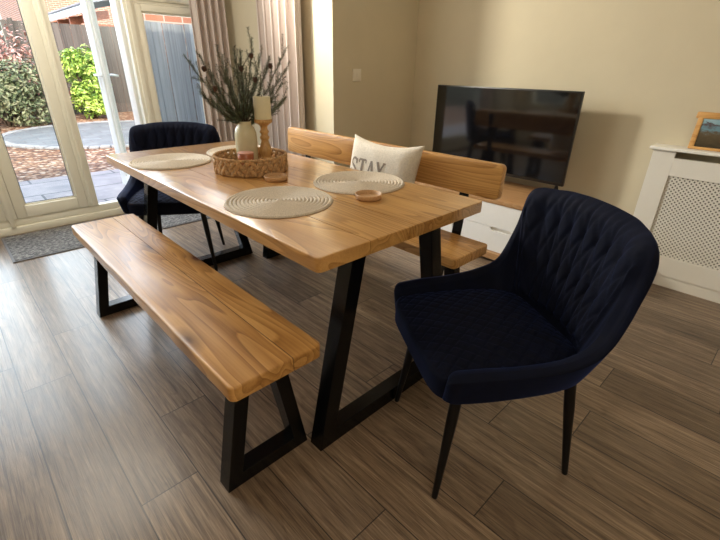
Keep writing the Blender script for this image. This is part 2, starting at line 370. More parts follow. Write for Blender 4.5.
# ------------------------------------------------------------------ glazed screen to the garden
y0, y1 = YD - .005, YD + .065
def frame(mb, x0, x1, z0, z1, w, ya, yb, wb=None, wt=None, bead=.012):
    wb = wb or w; wt = wt or w
    mb.box(x0, x0 + w, ya, yb, z0, z1, .004); mb.box(x1 - w, x1, ya, yb, z0, z1, .004)
    mb.box(x0 + w, x1 - w, ya, yb, z0, z0 + wb, .004); mb.box(x0 + w, x1 - w, ya, yb, z1 - wt, z1, .004)
    if bead:
        a, b_, c, d = x0 + w, x1 - w, z0 + wb, z1 - wt
        ym = ya + .018
        mb.box(a - .001, a + bead, ym, ym + .02, c, d, .003); mb.box(b_ - bead, b_ + .001, ym, ym + .02, c, d, .003)
        mb.box(a, b_, ym, ym + .02, c - .001, c + bead, .003); mb.box(a, b_, ym, ym + .02, d - bead, d + .001, .003)
def pane(x0, x1, z0, z1, y, parent, name='glass_pane'):
    g = MB(); g.box(x0, x1, y, y + .006, z0, z1); return g.build(name, M_glass, parent)
# fixed outer frame: posts, head and cill
m = MB()
m.box(-1.60, 1.34, y0, y1, 0, .06, .006); m.box(-1.60, 1.34, y0 + .012, y1, .06, .118, .006)
m.box(-1.60, 1.34, y0, y1, 2.06, 2.12, .004)
m.box(-.425, -.362, y0, y1, .118, 2.06, .005); m.box(-.415, -.385, y0 - .012, y0, .06, 2.06, .004)
m.box(.712, .80, y0, y1, .118, 2.06, .005); m.box(.735, .775, y0 - .014, y0 + .002, .06, 2.06, .005)
struct(m.build('trim_1', M_upvc, None, 'angle'))
m = MB(); m.box(-1.60, 1.36, YD + .065, YD + .2, -.03, .04, .004); struct(m.build('trim_2', M_upvc2, None))
# closed leaf
d1 = MB(); frame(d1, -.36, .125, .118, 2.06, .066, y0 + .005, y1 - .01, .09)
d1.box(.125, .202, y0 + .002, y1 + .005, .118, 2.06, .005); d1.box(.148, .172, y0 - .012, y0 + .004, .118, 2.06, .004)
door1 = struct(d1.build('door_1', M_upvc, None, 'angle')); pane(-.30, .065, .2, 2.0, YD + .03, door1)
g = MB(); a, b_, c, d = -.281, .046, .221, 1.98
for q in ((a - .004, a + .003, c, d), (b_ - .003, b_ + .004, c, d), (a, b_, c - .004, c + .003), (a, b_, d - .003, d + .004)): g.box(q[0], q[1], YD + .0255, YD + .0295, q[2], q[3])
g.build('gasket', M_gasket, door1)
# open leaf, hinged on the right post and swung out over the patio
door2 = bpy.data.objects.new('door_2', None)
d2 = MB(); frame(d2, -.515, 0, .0, 1.93, .084, -.034, .034, .10)
door2 = d2.build('door_2', M_upvc2, None, 'angle'); struct(door2)
door2.location = (.722, YD + .075, .125); door2.rotation_euler = (0, 0, R(-76))
g = MB(); g.box(-.45, -.065, -.003, .003, .088, 1.865); g.build('glass_pane', M_glass, door2)
h = MB()
for sgn in (-1, 1):
    h.box(-.497, -.470, sgn * .034 - .006, sgn * .034 + .006, .86, 1.06, .005)
    h.tube([(-.484, sgn * .035, .985), (-.484, sgn * .075, .985)], .009, 8)
    h.tube([(-.484, sgn * .072, .985), (-.44, sgn * .076, .985), (-.37, sgn * .072, .98)], .0095, 8)
h.build('door_handle', M_upvc2, door2, True)
g = MB(); g.box(-.452, -.448, -.012, -.008, .09, 1.86); g.box(-.067, -.063, -.012, -.008, .09, 1.86); g.box(-.45, -.065, -.012, -.008, .086, .09); g.build('gasket', M_gasket, door2)
# right side light with a small opener above
w1 = MB(); frame(w1, .80, 1.34, .118, 1.635, .046, y0 + .004, y1 - .005, .09, .05)
w1.box(.80, 1.34, y0 + .004, y1 - .005, 1.635, 1.66, .003)
win1 = struct(w1.build('window_1', M_upvc, None, 'angle')); pane(.84, 1.30, .2, 1.60, YD + .03, win1)
s1 = MB(); frame(s1, .80, 1.34, 1.66, 2.06, .055, y0 - .012, y1 - .01); sash = s1.build('sash', M_upvc, win1, 'angle')
pane(.85, 1.29, 1.71, 2.01, YD + .02, win1, 'sash_pane')
h = MB(); h.box(1.04, 1.09, y0 - .026, y0 - .010, 1.674, 1.694, .004); h.tube([(1.065, y0 - .02, 1.684), (1.065, y0 - .045, 1.684)], .007); h.tube([(1.06, y0 - .045, 1.684), (1.15, y0 - .05, 1.676)], .0075)
h.build('window_handle', M_upvc2, sash, True)
# left side light
w2 = MB(); frame(w2, -1.60, -.425, .118, 2.06, .055, y0 + .004, y1 - .005, .09)
win2 = struct(w2.build('window_2', M_upvc, None, 'angle')); pane(-1.55, -.475, .2, 2.01, YD + .03, win2)

w3 = MB()  # unseen window, added for a bright strip in the television screen
for q in ((2.35, 2.40, .6, 2.1), (2.95, 3.0, .6, 2.1), (2.40, 2.95, .6, .66), (2.40, 2.95, 2.04, 2.1)): w3.box(-2.80, -2.74, q[0], q[1], q[2], q[3], .004)
win3 = struct(w3.build('added_window', M_upvc, None, 'angle')); g = MB(); g.box(-2.775, -2.769, 2.40, 2.95, .66, 2.04); g.build('glass_pane', M_glass, win3)

# ------------------------------------------------------------------ door mat
m = MB(); m.box(-.485, 1.30, 2.66, 3.215, .0005, .011, .003)
mt = m.build('door_mat', M_matt); tag(mt, 'long speckled grey door mat along the patio door threshold', 'door mat')
b_ = MB()
for q in ((-.500, -.485, 2.645, 3.225), (1.30, 1.315, 2.645, 3.225), (-.485, 1.30, 2.645, 2.66), (-.485, 1.30, 3.215, 3.225)): b_.box(q[0], q[1], q[2], q[3], .0005, .008, .002)
b_.build('rubber_edge', flat_mat('grey rubber', (.16, .16, .165), .7), mt)

# ------------------------------------------------------------------ table
W, Lt = .785, 1.8125
t = thing('dining_table', 'chunky pine dining table on black trapezoid steel legs', 'table', (W / 2, Lt / 2, 0))
hx, hy = W / 2, Lt / 2
m = MB(); xs = [-hx, .189 - hx, .389 - hx, .583 - hx, hx]
for i in range(4):
    bm = bmesh.new(); bmesh.ops.create_cube(bm, size=1)
    a, c = xs[i] + (.0013 if i else 0), xs[i + 1] - (.0013 if i < 3 else 0)
    for v in bm.verts: v.co = Vector((a + (v.co.x + .5) * (c - a), v.co.y * Lt, TZ - .042 + (v.co.z + .5) * .042))
    def big(e):
        p, q = e.verts
        if i == 0 and p.co.x == q.co.x == a and p.co.z != q.co.z: return True
        if i == 3 and p.co.x == q.co.x == c and p.co.z != q.co.z: return True
        return False
    co = [e for e in bm.edges if abs(e.verts[0].co.z - e.verts[1].co.z) > .01 and ((i == 0 and e.verts[0].co.x < a + .001) or (i == 3 and e.verts[0].co.x > c - .001))]
    if co: bmesh.ops.bevel(bm, geom=co, offset=.016, segments=4, affect='EDGES', profile=.5)
    ed = [e for e in bm.edges if e.verts[0].co.z > TZ - .001 and e.verts[1].co.z > TZ - .001 and len(e.link_faces) == 2]
    inner = lambda e: abs(e.verts[0].co.x - e.verts[1].co.x) < 1e-5 and ((i > 0 and abs(e.verts[0].co.x - a) < 1e-5) or (i < 3 and abs(e.verts[0].co.x - c) < 1e-5))
    bmesh.ops.bevel(bm, geom=[e for e in ed if not inner(e)], offset=.004, segments=3, affect='EDGES', profile=.5)
    ed = [e for e in bm.edges if inner(e) and e.verts[0].co.z > TZ - .004 and e.verts[1].co.z > TZ - .004]
    m.bm_add(bm, .13 + .29 * i)
m.build('tabletop', M_top, t, 'angle')
m = MB()
for x_ in xs[1:4]: m.box(x_ - .0016, x_ + .0016, -hy + .003, hy - .003, TZ - .040, TZ - .0012)
m.build('board_joint', M_seamblk, t)
def trapezoid(mb, xa, xb, ta, tb, ya, yb, zt, w, bar):
    """outer foot xa..xb, outer top ta..tb, tube width w, foot bar height bar"""
    H = zt
    def lx(side, z): return (xa + (ta - xa) * z / H) if side == 0 else (xb + (tb - xb) * z / H)
    mb.prism([(xa, 0), (xa + w, 0), (ta + w, zt), (ta, zt)], 'y', ya, yb, .0025)
    mb.prism([(xb, 0), (xb - w, 0), (tb - w, zt), (tb, zt)], 'y', ya, yb, .0025)
    mb.prism([(lx(0, .0) + w * .6, 0), (xb - w * .6, 0), (lx(1, bar) - w * .6, bar), (lx(0, bar) + w * .6, bar)], 'y', ya + .0005, yb - .0005, .002)
for ya, lab in ((.064, 0), (1.7361 - .0, 1)):
    m = MB(); trapezoid(m, .034 - hx, .745 - hx + (.022 if lab else 0), .188 - hx, .612 - hx, ya - hy, ya + .06 - hy, TZ - .0425, .058, .06)
    m.box(.188 - hx, .612 - hx, ya - hy + .0, ya + .06 - hy, TZ - .050, TZ - .0422)
    m.build('leg', M_black, t)

# ------------------------------------------------------------------ front bench
bx0, bx1, by0, by1, bz, bt = -.2685, .026, .025, 1.6336, .4852, .0434
def plank(mb, x0, x1, y0_, y1_, z0, z1, seed, corner=(), wob=0.0, inner=None):
    bm = bmesh.new(); n = 24
    pts = [(x0, y0_), (x1, y0_)] ; 
    L_ = [(x0 + wob * (math.sin(k * 1.1) + .6 * math.sin(k * 2.3)) * (0 < k < n), y0_ + (y1_ - y0_) * k / n) for k in range(n + 1)]
    poly = L_ + [(x1, y1_), (x1, y0_)] if wob else [(x0, y0_), (x0, y1_), (x1, y1_), (x1, y0_)]
    A = [bm.verts.new((p[0], p[1], z0)) for p in poly]; B = [bm.verts.new((p[0], p[1], z1)) for p in poly]
    bm.faces.new(A); bm.faces.new(B[::-1])
    for i in range(len(poly)): bm.faces.new((A[i], B[i], B[(i + 1) % len(poly)], A[(i + 1) % len(poly)]))
    bmesh.ops.recalc_face_normals(bm, faces=list(bm.faces))
    co = [e for e in bm.edges if abs(e.verts[0].co.z - e.verts[1].co.z) > .01 and any(abs(e.verts[0].co.x - c[0]) < .002 and abs(e.verts[0].co.y - c[1]) < .002 for c in corner)]
    if co: bmesh.ops.bevel(bm, geom=co, offset=.02, segments=4, affect='EDGES', profile=.5)
    ed = [e for e in bm.edges if e.verts[0].co.z > z1 - 1e-4 and e.verts[1].co.z > z1 - 1e-4]
    isin = lambda e: inner is not None and all(abs(v.co.x - inner) < 1e-4 for v in e.verts)
    bmesh.ops.bevel(bm, geom=[e for e in ed if not isin(e)], offset=.006, segments=3, affect='EDGES', profile=.5)
    mb.bm_add(bm, seed)
t = thing('dining_bench', 'backless pine plank bench on black steel frames, nearer side of the table', 'bench', ((bx0 + bx1) / 2, (by0 + by1) / 2, 0))
cx, cy = t.location.x, t.location.y; m = MB()
plank(m, bx0 - cx, -.079 - cx, by0 - cy, by1 - cy, bz - bt, bz, .71, [(bx0 - cx, by0 - cy), (bx0 - cx, by1 - cy)], .001, inner=-.079 - cx)
plank(m, -.0762 - cx, bx1 - cx, by0 - cy, by1 - cy, bz - bt, bz, .37, [(bx1 - cx, by0 - cy), (bx1 - cx, by1 - cy)], inner=-.0762 - cx)
m.build('seat', M_bench, t, 'angle')
m = MB(); m.box(-.0795 - cx, -.0757 - cx, by0 + .003 - cy, by1 - .003 - cy, bz - .04, bz - .0012); m.build('board_joint', M_seamblk, t)
for ya in (.137, 1.5241):
    m = MB(); trapezoid(m, -.2765 - cx, .033 - cx, -.192 - cx, -.045 - cx, ya - cy, ya + .06 - cy, bz - bt - .0005, .047, .05)
    m.box(-.19 - cx, -.048 - cx, ya - cy, ya + .06 - cy, bz - bt - .008, bz - bt - .0003)
    m.build('leg', M_black, t)

# ------------------------------------------------------------------ back bench
sx0, sx1, sy0, sy1 = .803, 1.073, .103, 1.715
t = thing('dining_bench', 'pine bench with a plank backrest, far side of the table by the television', 'bench', ((sx0 + sx1) / 2, (sy0 + sy1) / 2, 0))
cx, cy = t.location.x, t.location.y; m = MB()
plank(m, sx0 - cx, .93 - cx, sy0 - cy, sy1 - cy, bz - bt, bz, .93, [(sx0 - cx, sy0 - cy)], inner=.93 - cx)
plank(m, .9325 - cx, sx1 - cx, sy0 - cy, sy1 - cy, bz - bt, bz, .55, [(sx1 - cx, sy0 - cy)], inner=.9325 - cx)
m.build('seat', M_bench, t, 'angle')
# backrest plank with rounded corners, leaning back a little
kz0, kz1, kx = .681, .838, 1.098
bm = bmesh.new(); bmesh.ops.create_cube(bm, size=1)
for v in bm.verts: v.co = Vector((v.co.x * .038, v.co.y * (1.708 - .110), v.co.z * (kz1 - kz0)))
bmesh.ops.bevel(bm, geom=[e for e in bm.edges if abs(e.verts[0].co.x - e.verts[1].co.x) > .01], offset=.022, segments=5, affect='EDGES', profile=.5)
bmesh.ops.bevel(bm, geom=[e for e in bm.edges if abs(e.verts[0].co.x - e.verts[1].co.x) < .001], offset=.005, segments=2, affect='EDGES', profile=.5)
m = MB(); m.bm_add(bm, .21, Matrix.Translation((kx + .02 - cx, .909 - cy, (kz0 + kz1) / 2)) @ Matrix.Rotation(R(3), 4, 'Y'))
m.build('backrest', M_bench, t, 'angle')
for yb in (.30, 1.52):
    m = MB()
    m.prism([(1.088 - cx, bz - .06), (1.094 - cx, bz - .06), (1.150 - cx, kz1 - .03), (1.144 - cx, kz1 - .03)], 'y', yb - .025 - cy, yb + .025 - cy, .001)
    m.box(1.0 - cx, 1.094 - cx, yb - .025 - cy, yb + .025 - cy, bz - bt - .007, bz - bt - .0005)
    m.box(1.0685 - cx, 1.094 - cx, yb - .025 - cy, yb + .025 - cy, bz - bt - .007, bz - .03)
    m.build('bracket', M_black, t)
for ya in (.2126, 1.58):
    m = MB(); trapezoid(m, .783 - cx, 1.092 - cx, .857 - cx, 1.012 - cx, ya - cy, ya + .06 - cy, bz - bt - .0005, .05, .05)
    m.build('leg', M_black, t)

# ------------------------------------------------------------------ chairs
def interp(keys, t):
    for (a, va), (b, vb) in zip(keys, keys[1:]):
        if t <= b:
            u = (t - a) / (b - a); u = max(0, min(1, u)); return va + (vb - va) * u
    return keys[-1][1]
def catmull(pts, t):
    n = len(pts) - 1; x = max(0, min(n - 1e-6, t * n)); i = int(x); u = x - i
    g = lambda k: Vector(pts[max(0, min(n, k))]) if 0 <= k <= n else (Vector(pts[0]) * 2 - Vector(pts[1]) if k < 0 else Vector(pts[n]) * 2 - Vector(pts[n - 1]))
    p0, p1, p2, p3 = g(i - 1), g(i), g(i + 1), g(i + 2)
    return .5 * ((2 * p1) + (p2 - p0) * u + (2 * p0 - 5 * p1 + 4 * p2 - p3) * u * u + (3 * p1 - p0 - 3 * p2 + p3) * u ** 3)
# half plans: (forward, side) with rim height; index runs from the arm front to the middle of the back
HALF = [  # f_low, s_low, f_top, s_top, rim
    (.250, .226, .254, .250, .514), (.150, .238, .155, .262, .519), (.050, .240, .045, .272, .519), (-.050, .236, -.075, .279, .534),
    (-.120, .222, -.158, .276, .580), (-.165, .195, -.200, .273, .705), (-.195, .150, -.228, .262, .832), (-.212, .095, -.276, .165, .857),
    (-.220, .045, -.290, .085, .864), (-.222, 0, -.294, 0, .866)]
FULL = HALF + [(a, -b, c, -d, e) for a, b, c, d, e in HALF[-2::-1]]
def shell_pt(t, w, zb=.412):
    """w=0 at the bottom edge, 1 at the rim; nominal mid-surface"""
    A = catmull([(a, b, 0) for a, b, c, d, e in FULL], t); B = catmull([(c, d, e) for a, b, c, d, e in FULL], t)
    z = zb + (B.z - zb) * w
    k = (z - zb) / .47; k = k ** .85 if k > 0 else 0
    # widen with height: the low plan at the seat, the top plan at full height
    u = min(1, max(k, 0)); 
    rimk = ((B.z - zb) / .47)
    s = A.y + (B.y - A.y) * (u / max(rimk ** .85, .25) if rimk > 0 else 0)
    f = A.x + (B.x - A.x) * (u / max(rimk ** .85, .25) if rimk > 0 else 0)
    return Vector((f, s, z))
def make_chair(label):
    root = thing('dining_chair', label, 'chair')
    # shell: closed cross-section swept along t
    NT, NW = 260, 40; TH = .050
    vs, fs = [], []
    def nrm(t):
        a, b = shell_pt(max(0, t - .01), .6), shell_pt(min(1, t + .01), .6); d = b - a
        n = Vector((d.y, -d.x, 0)); n.normalize()
        c = Vector((0, 0, 0)) - Vector((shell_pt(t, .6).x + .0, shell_pt(t, .6).y, 0))
        # point inwards
        if n.dot(Vector((.05, 0, 0)) - Vector((shell_pt(t, .6).x, shell_pt(t, .6).y, 0))) < 0: n = -n
        return n
    rows = []
    for i in range(NT + 1):
        t = i / NT; n = nrm(t); endk = min(1, min(t, 1 - t) / .018); th = TH * math.sqrt(max(.06, 1 - (1 - endk) ** 2))
        dz = (1 - math.sqrt(max(0, 1 - (1 - endk) ** 2))) * .024
        ring = []
        for j in range(NW + 1):                     # outer side upwards
            w = j / NW; p = shell_pt(t, w)
            edge = min(1, (1 - w) / .10); p = p - n * th * .5 * (edge * (2 - edge)) * 1.0
            if w < .08: p = p + n * (.5 * TH * (1 - w / .08) ** 2)
            p.z -= dz * w; ring.append(p)
        for j in range(NW, -1, -1):                 # inner side downwards, quilted
            w = j / NW; p = shell_pt(t, w); edge = min(1, (1 - w) / .10)
            h = p.z - .50
            q = 0
            if t > .30 and t < .70 and h > 0:
                ch = (t - .5) * 47
                zig = h * 15
                q = abs(math.sin(math.pi * ch * .5)) ** .6 * .0065
                q2 = min(abs(math.sin(math.pi * (ch * .5 + zig * .5))), abs(math.sin(math.pi * (ch * .5 - zig * .5))))
                q = .0105 * abs(math.sin(math.pi * ch * .5)) ** .5 + .0065 * min(1, q2 * 2.4)
                fade = min(1, (t - .30) / .04, (.70 - t) / .04) * min(1, (1 - w) / .05); q = (q - .004) * fade
            p = p + n * (th * .5 * (edge * (2 - edge)) + q); p.z -= dz * w; ring.append(p)
        rows.append(ring)
    K = len(rows[0])
    for r in rows: vs += r
    for i in range(NT):
        for k in range(K):
            k2 = (k + 1) % K; fs.append((i * K + k, (i + 1) * K + k, (i + 1) * K + k2, i * K + k2))
    fs.append(tuple(range(K))); fs.append(tuple(NT * K + k for k in range(K))[::-1])
    m = MB(); m.add(vs, fs); m.build('backrest', M_velvet, root, True)
    # seat cushion: quilted dome with a rounded front
    def seat_pt(u, v):
        if max(abs(u), abs(v)) < 1e-6: u = 1e-6
        r = max(abs(u), abs(v)); q, w_ = u / r, v / r; k = (abs(q) ** 7 + abs(w_) ** 7) ** (-1 / 7)
        f = .040 + .232 * u * k; fl = .040 + .232 * q * k
        wd = .240 if fl > 0 else .240 - .30 * abs(fl) ** 1.35
        return f, wd * v * k
    def seat_outline(a):
        c, s_ = math.cos(2 * math.pi * a), math.sin(2 * math.pi * a); r = max(abs(c), abs(s_)); return seat_pt(c / r, s_ / r)
    gn = 170; vs = []; fs = []
    for i in range(gn + 1):
        for j in range(gn + 1):
            gu, gv = -1 + 2 * i / gn, -1 + 2 * j / gn; r = max(abs(gu), abs(gv))
            if r <= .84:
                x, y = seat_pt(gu / .84 * .955, gv / .84 * .955); kk = r / .84
                z = .490 + .018 * (1 - kk ** 2) - .010 * kk ** 6
                g1 = abs(math.sin(math.pi * (x + y * 1.15) / .052)); g2 = abs(math.sin(math.pi * (x - y * 1.15) / .052))
                z -= .0042 * (1 - min(1, 1.8 * min(g1, g2)))
            else:
                kk = (r - .84) / .16
                if kk < .45:
                    u = kk / .45 * math.pi / 2; o = (.955 + .045 * math.sin(u)) / r; x, y = seat_pt(gu * o, gv * o); z = .480 - .018 * (1 - math.cos(u))
                else:
                    u = (kk - .45) / .55; x, y = seat_pt(gu / r, gv / r); z = .462 - u * .052
            vs.append((x, y, z))
    for i in range(gn):
        for j in range(gn): a_ = i * (gn + 1) + j; fs.append((a_, a_ + gn + 1, a_ + gn + 2, a_ + 1))
    m = MB(); m.add(vs, fs); m.build('seat', M_velvet, root, True)
    m = MB(); m.prism([(seat_outline(k / 48)[0] * .93, seat_outline(k / 48)[1] * .93) for k in range(48)], 'z', .399, .413)
    m.build('underside', M_legb, root)
    for fx, sy in ((1, 1), (1, -1), (-1, 1), (-1, -1)):
        m = MB(); a = Vector((fx * .178, sy * .175, .405)); b = Vector((fx * .229, sy * .215, 0))
        m.tube([a, a.lerp(b, .3), a.lerp(b, .97), b], [.0165, .0165, .0095, .009], 16); lg = m.build('leg', M_legb, root, 'angle')
    return root
ch1 = make_chair('navy velvet quilted dining chair in front, its whole seat and legs in view')
ch1.location = (.495, -.253, 0); ch1.rotation_euler = (0, 0, math.atan2(.535, -.845))
ch2 = copy_tree(ch1); ch2['label'] = 'navy velvet dining chair at the table end by the patio door'
ch2.location = (.385, 1.95, 0); ch2.rotation_euler = (0, 0, math.atan2(-.84, -.55))
for o in (ch1, ch2): o['group'] = 'navy velvet dining chairs'

# ------------------------------------------------------------------ placemats
def placemat(x, y, label):
    prof = [(0.0, .001), (.0, .007)]; n = 14; r0 = .190 / n
    for i in range(n):
        for k in range(1, 6):
            a = math.pi * k / 6; prof.append((r0 * (i + .5) - math.cos(a) * r0 * .5, .0025 + .0065 * math.sin(a)))
        prof.append((r0 * (i + 1), .0022))
    prof += [(.192, .002), (.190, .0006), (0, .0006)]
    m = MB(); m.lathe(prof[1:], 72); o = m.build('placemat', M_rope, None, True); o.location = (x, y, TZ)
    o.rotation_euler = (0, 0, x * 9); tag(o, label, 'placemat', 'round rope placemats on the table')
placemat(.212, .486, 'round beige rope placemat nearest the front corner of the table')
placemat(.617, .497, 'round beige rope placemat beside the letter cushion')
placemat(.195, 1.415, 'round beige rope placemat at the far end, nearer the front bench')
placemat(.600, 1.430, 'round beige rope placemat behind the woven tray, mostly hidden')

# ------------------------------------------------------------------ wooden dishes
def dish(x, y, label):
    m = MB(); m.lathe([(0, .0006), (.042, .0006), (.0475, .004), (.0505, .018), (.0495, .0205), (.047, .0205), (.0445, .009), (.040, .0065), (0, .006)], 48)
    o = m.build('coaster', M_dish, None, True); o.location = (x, y, TZ); tag(o, label, 'coaster', 'round wooden coasters')
dish(.380, .762, 'small round wooden coaster with a raised rim, beside the woven tray')
dish(.480, .302, 'small round wooden coaster with a raised rim, beside the right placemat')

# ------------------------------------------------------------------ woven tray
TX, TY, TR = .404, .998, .160
tr = thing('woven_tray', 'round woven water hyacinth tray in the middle of the table', 'tray', (TX, TY, TZ))
m = MB(); m.lathe([(0, .0015), (TR - .006, .0015), (TR - .004, .006), (TR - .008, .009), (0, .009)], 64); m.build('base', M_weave, tr, True)
m = MB(); m.lathe([(TR - .003, .002), (TR + .001, .002), (TR + .001, .050), (TR - .003, .050)], 64); nseg = 34
for row in range(3):
    for k in range(nseg):
        a = 2 * math.pi * (k + .5 * (row % 2)) / nseg; z = .012 + row * .0195 + .004
        # opening below the rim for a carrying hole, on the left side
        if row == 2 and abs((a - R(150) + math.pi) % (2 * math.pi) - math.pi) < R(17): continue
        if row == 2 and abs((a - R(-30) + math.pi) % (2 * math.pi) - math.pi) < R(-17): continue
        tilt = R(48) * (1 if (row + k) % 2 == 0 else -1) if row != 1 else R(-52 if k % 2 else 52)
        rr = TR + random.uniform(-.002, .003)
        mt_ = Matrix.Rotation(a, 4, 'Z') @ Matrix.Translation((rr, 0, z)) @ Matrix.Rotation(tilt, 4, 'X') @ Matrix.Diagonal((.0085, .021, .0115, 1))
        m.ellipsoid(mt_, 8, 6, random.random())
m.build('woven_wall', M_weave, tr, True)
m = MB()
for ph in (0, math.pi):
    m.tube([((TR + .003 * math.cos(40 * a + ph)) * math.cos(a), (TR + .003 * math.cos(40 * a + ph)) * math.sin(a), .070 + .003 * math.sin(40 * a + ph)) for a in [2 * math.pi * k / 320 for k in range(320)]], .0052, 6, closed=True)
m.build('rim', M_weave, tr, True)

# ------------------------------------------------------------------ things in the tray
FZ = TZ + .0095
vs_ = MB(); vs_.lathe([(0, .0), (.040, .0), (.049, .012), (.0535, .045), (.0545, .10), (.0535, .146), (.045, .170), (.033, .180), (.032, .193), (.0355, .199), (.0315, .199), (.028, .189), (.029, .178), (.038, .162), (.045, .135), (.047, .06), (.038, .012), (0, .008)], 48)
vase = vs_.build('vase', M_vase, None, True); vase.scale = (.93, .93, 1); vase.location = (.429, 1.069, FZ); VX, VY = .429, 1.069
tag(vase, 'cream ceramic vase holding fir branches in the woven tray', 'vase')
cs = MB()
cs.lathe([(0, 0), (.036, 0), (.0385, .004), (.0385, .012), (.033, .020), (.024, .026), (.0225, .034), (.027, .042), (.029, .055), (.024, .072), (.018, .088), (.0165, .096), (.022, .101), (.023, .107), (.017, .112), (.0155, .119), (.021, .124), (.022, .129), (.0165, .134), (.0155, .142), (.019, .150), (.031, .157), (.041, .162), (.0415, .172), (.039, .174), (0, .172)], 40)
ho = cs.build('candle_holder', M_turned, None, True); ho.location = (.502, 1.024, FZ); ho.scale = (1, 1, 1.19)
tag(ho, 'turned wooden candlestick standing in the woven tray', 'candlestick')
cd = MB(); cd.lathe([(0, .0), (.0375, .0), (.0385, .003), (.0385, .095), (.036, .099), (.028, .097), (.0, .094)], 40)
ca = cd.build('pillar_candle', M_candle, None, 'angle'); ca.location = (.502, 1.024, FZ + .2055)
tag(ca, 'ivory pillar candle on top of the wooden candlestick', 'candle')
w_ = MB(); w_.tube([(0, 0, .093), (.0015, 0, .100), (.003, 0, .105)], .0012, 6); w_.build('wick', M_wick, ca)
rd = MB(); rd.lathe([(0, .0), (.032, .0), (.0355, .004), (.0355, .068), (.034, .070), (0, .070)], 40)
red = rd.build('jar_candle', M_redglass, None, 'angle'); red.location = (.372, .985, FZ); tag(red, 'small red jar candle in front of the cream vase', 'candle')
rl = MB(); rl.lathe([(0, .070), (.0355, .070), (.0362, .0705), (.0362, .075), (.034, .076), (0, .076)], 40); rl.build('lid', M_redlid, red, 'angle')

# fir branches
def pt(px, py, y):      # world point for a measured direction, used for laying out branch tips at a chosen depth
    F_ = Vector((.62655, .64587, -.43621)); R_ = Vector((.72224, -.69150, .01353)); U_ = Vector((.29291, .32352, .89974))
    d = F_ + R_ * (px - 360) / 420.49 - U_ * (py - 270) / 420.49; o = Vector((-.6002, -.7723, 1.2128)); k = (y - o.y) / d.y
    return o + d * k
rt = thing('fir_branches', 'spray of green fir branches with small cones in the cream vase', 'branches', (VX, VY, FZ + .01))
base = Vector((VX, VY, FZ + .02)); root_inv = Vector(rt.location)
tips = [(183, 55, 1.16), (196, 50, 1.22), (216, 44, 1.10), (234, 46, 1.25), (252, 37, 1.12), (262, 46, 1.22), (287, 46, 1.10), (290, 61, 1.10), (282, 82, 1.08), (286, 97, 1.10), (283, 102, 1.15),
        (200, 92, 1.02), (221, 66, 1.02), (205, 78, 1.12), (241, 58, 1.08), (270, 56, 1.05), (228, 76, 1.18), (256, 70, 1.12), (246, 66, 1.2), (240, 50, 1.05), (212, 100, 1.2)]
tw = MB(); nd = []; cones = []
def needles(p, d, ln, n):
    a = d.orthogonal().normalized(); b = d.cross(a).normalized()
    for _ in range(n):
        th = random.random() * 6.283; v = (a * math.cos(th) + b * math.sin(th)) * .85 + d * .62; v.normalize()
        nd.append((p, v, ln * random.uniform(.7, 1.15)))
for i, (px, py, yy) in enumerate(tips):
    tip = pt(px, py, yy); ct = base.lerp(tip, .42) + Vector((0, 0, .05)); neck = Vector((VX + (tip.x - VX) * .06, VY + (tip.y - VY) * .06, FZ + .192))
    pts = []
    for k in range(15):
        u = k / 14
        if u < .2: p = base.lerp(neck, u / .2)
        else:
            v = (u - .2) / .8; p = neck.lerp(ct, v).lerp(ct.lerp(tip, v), v)
            p += Vector((random.uniform(-.003, .003), random.uniform(-.003, .003), random.uniform(-.003, .003)))
        pts.append(p)
    tw.tube([p - root_inv for p in pts], [.0028 - .0016 * k / 14 for k in range(15)], 5)
    for k in range(4, 14):
        d = (pts[k + 1] - pts[k]); ln = d.length; d.normalize()
        for q in range(11): needles(pts[k] + d * ln * q / 11, d, .019 - .006 * (k / 14), 4)
    for side in range(9):                        # side twigs
        k = min(13, 4 + side + random.randint(0, 1)); d = (pts[k + 1] - pts[k]).normalized()
        o_ = Vector((random.uniform(-1, 1), random.uniform(-1, 1), random.uniform(-.5, 1))).normalized()
        v = (d + o_ * .62).normalized(); ln = random.uniform(.04, .09); e = pts[k] + v * ln
        tw.tube([pts[k] - root_inv, pts[k].lerp(e, .5) - root_inv, e - root_inv], .0011, 4)
        for q in range(12): needles(pts[k] + v * ln * q / 12, v, .0145, 4)
tw.build('twigs', M_twig, rt)
nm = MB()
for p, v, ln in nd:
    a = v.orthogonal().normalized() * .0009; b = v.cross(a).normalized() * .0009; e = p + v * ln; mdl = p + v * ln * .5
    p_, e_, m_ = p - root_inv, e - root_inv, mdl - root_inv
    nm.add([p_, m_ + a, m_ - .5 * a + .86 * b, m_ - .5 * a - .86 * b, e_], [(0, 1, 2), (0, 2, 3), (0, 3, 1), (1, 4, 2), (2, 4, 3), (3, 4, 1)], random.random())
nm.build('needles', M_needle, rt)
for px, py, yy in [(204, 69, 1.08), (215, 89, 1.05), (251, 56, 1.02), (255, 80, 1.0), (270, 66, 1.0), (241, 69, 1.02)]:
    c_ = pt(px, py, yy) - root_inv; m = MB()
    for lv in range(6):
        rr = .0075 * math.sin(math.pi * (lv + 1) / 7.5)
        for k in range(7):
            a = 6.283 * (k + .5 * (lv % 2)) / 7
            mt_ = Matrix.Translation(c_ + Vector((rr * math.cos(a), rr * math.sin(a), (lv - 2.5) * .0034))) @ Matrix.Rotation(a, 4, 'Z') @ Matrix.Rotation(R(-35), 4, 'Y') @ Matrix.Diagonal((.005, .0038, .0018, 1))
            m.ellipsoid(mt_, 6, 4)
    m.ellipsoid(Matrix.Translation(c_) @ Matrix.Diagonal((.006, .006, .010, 1)), 8, 6); m.build('cone', M_cone, rt, True)

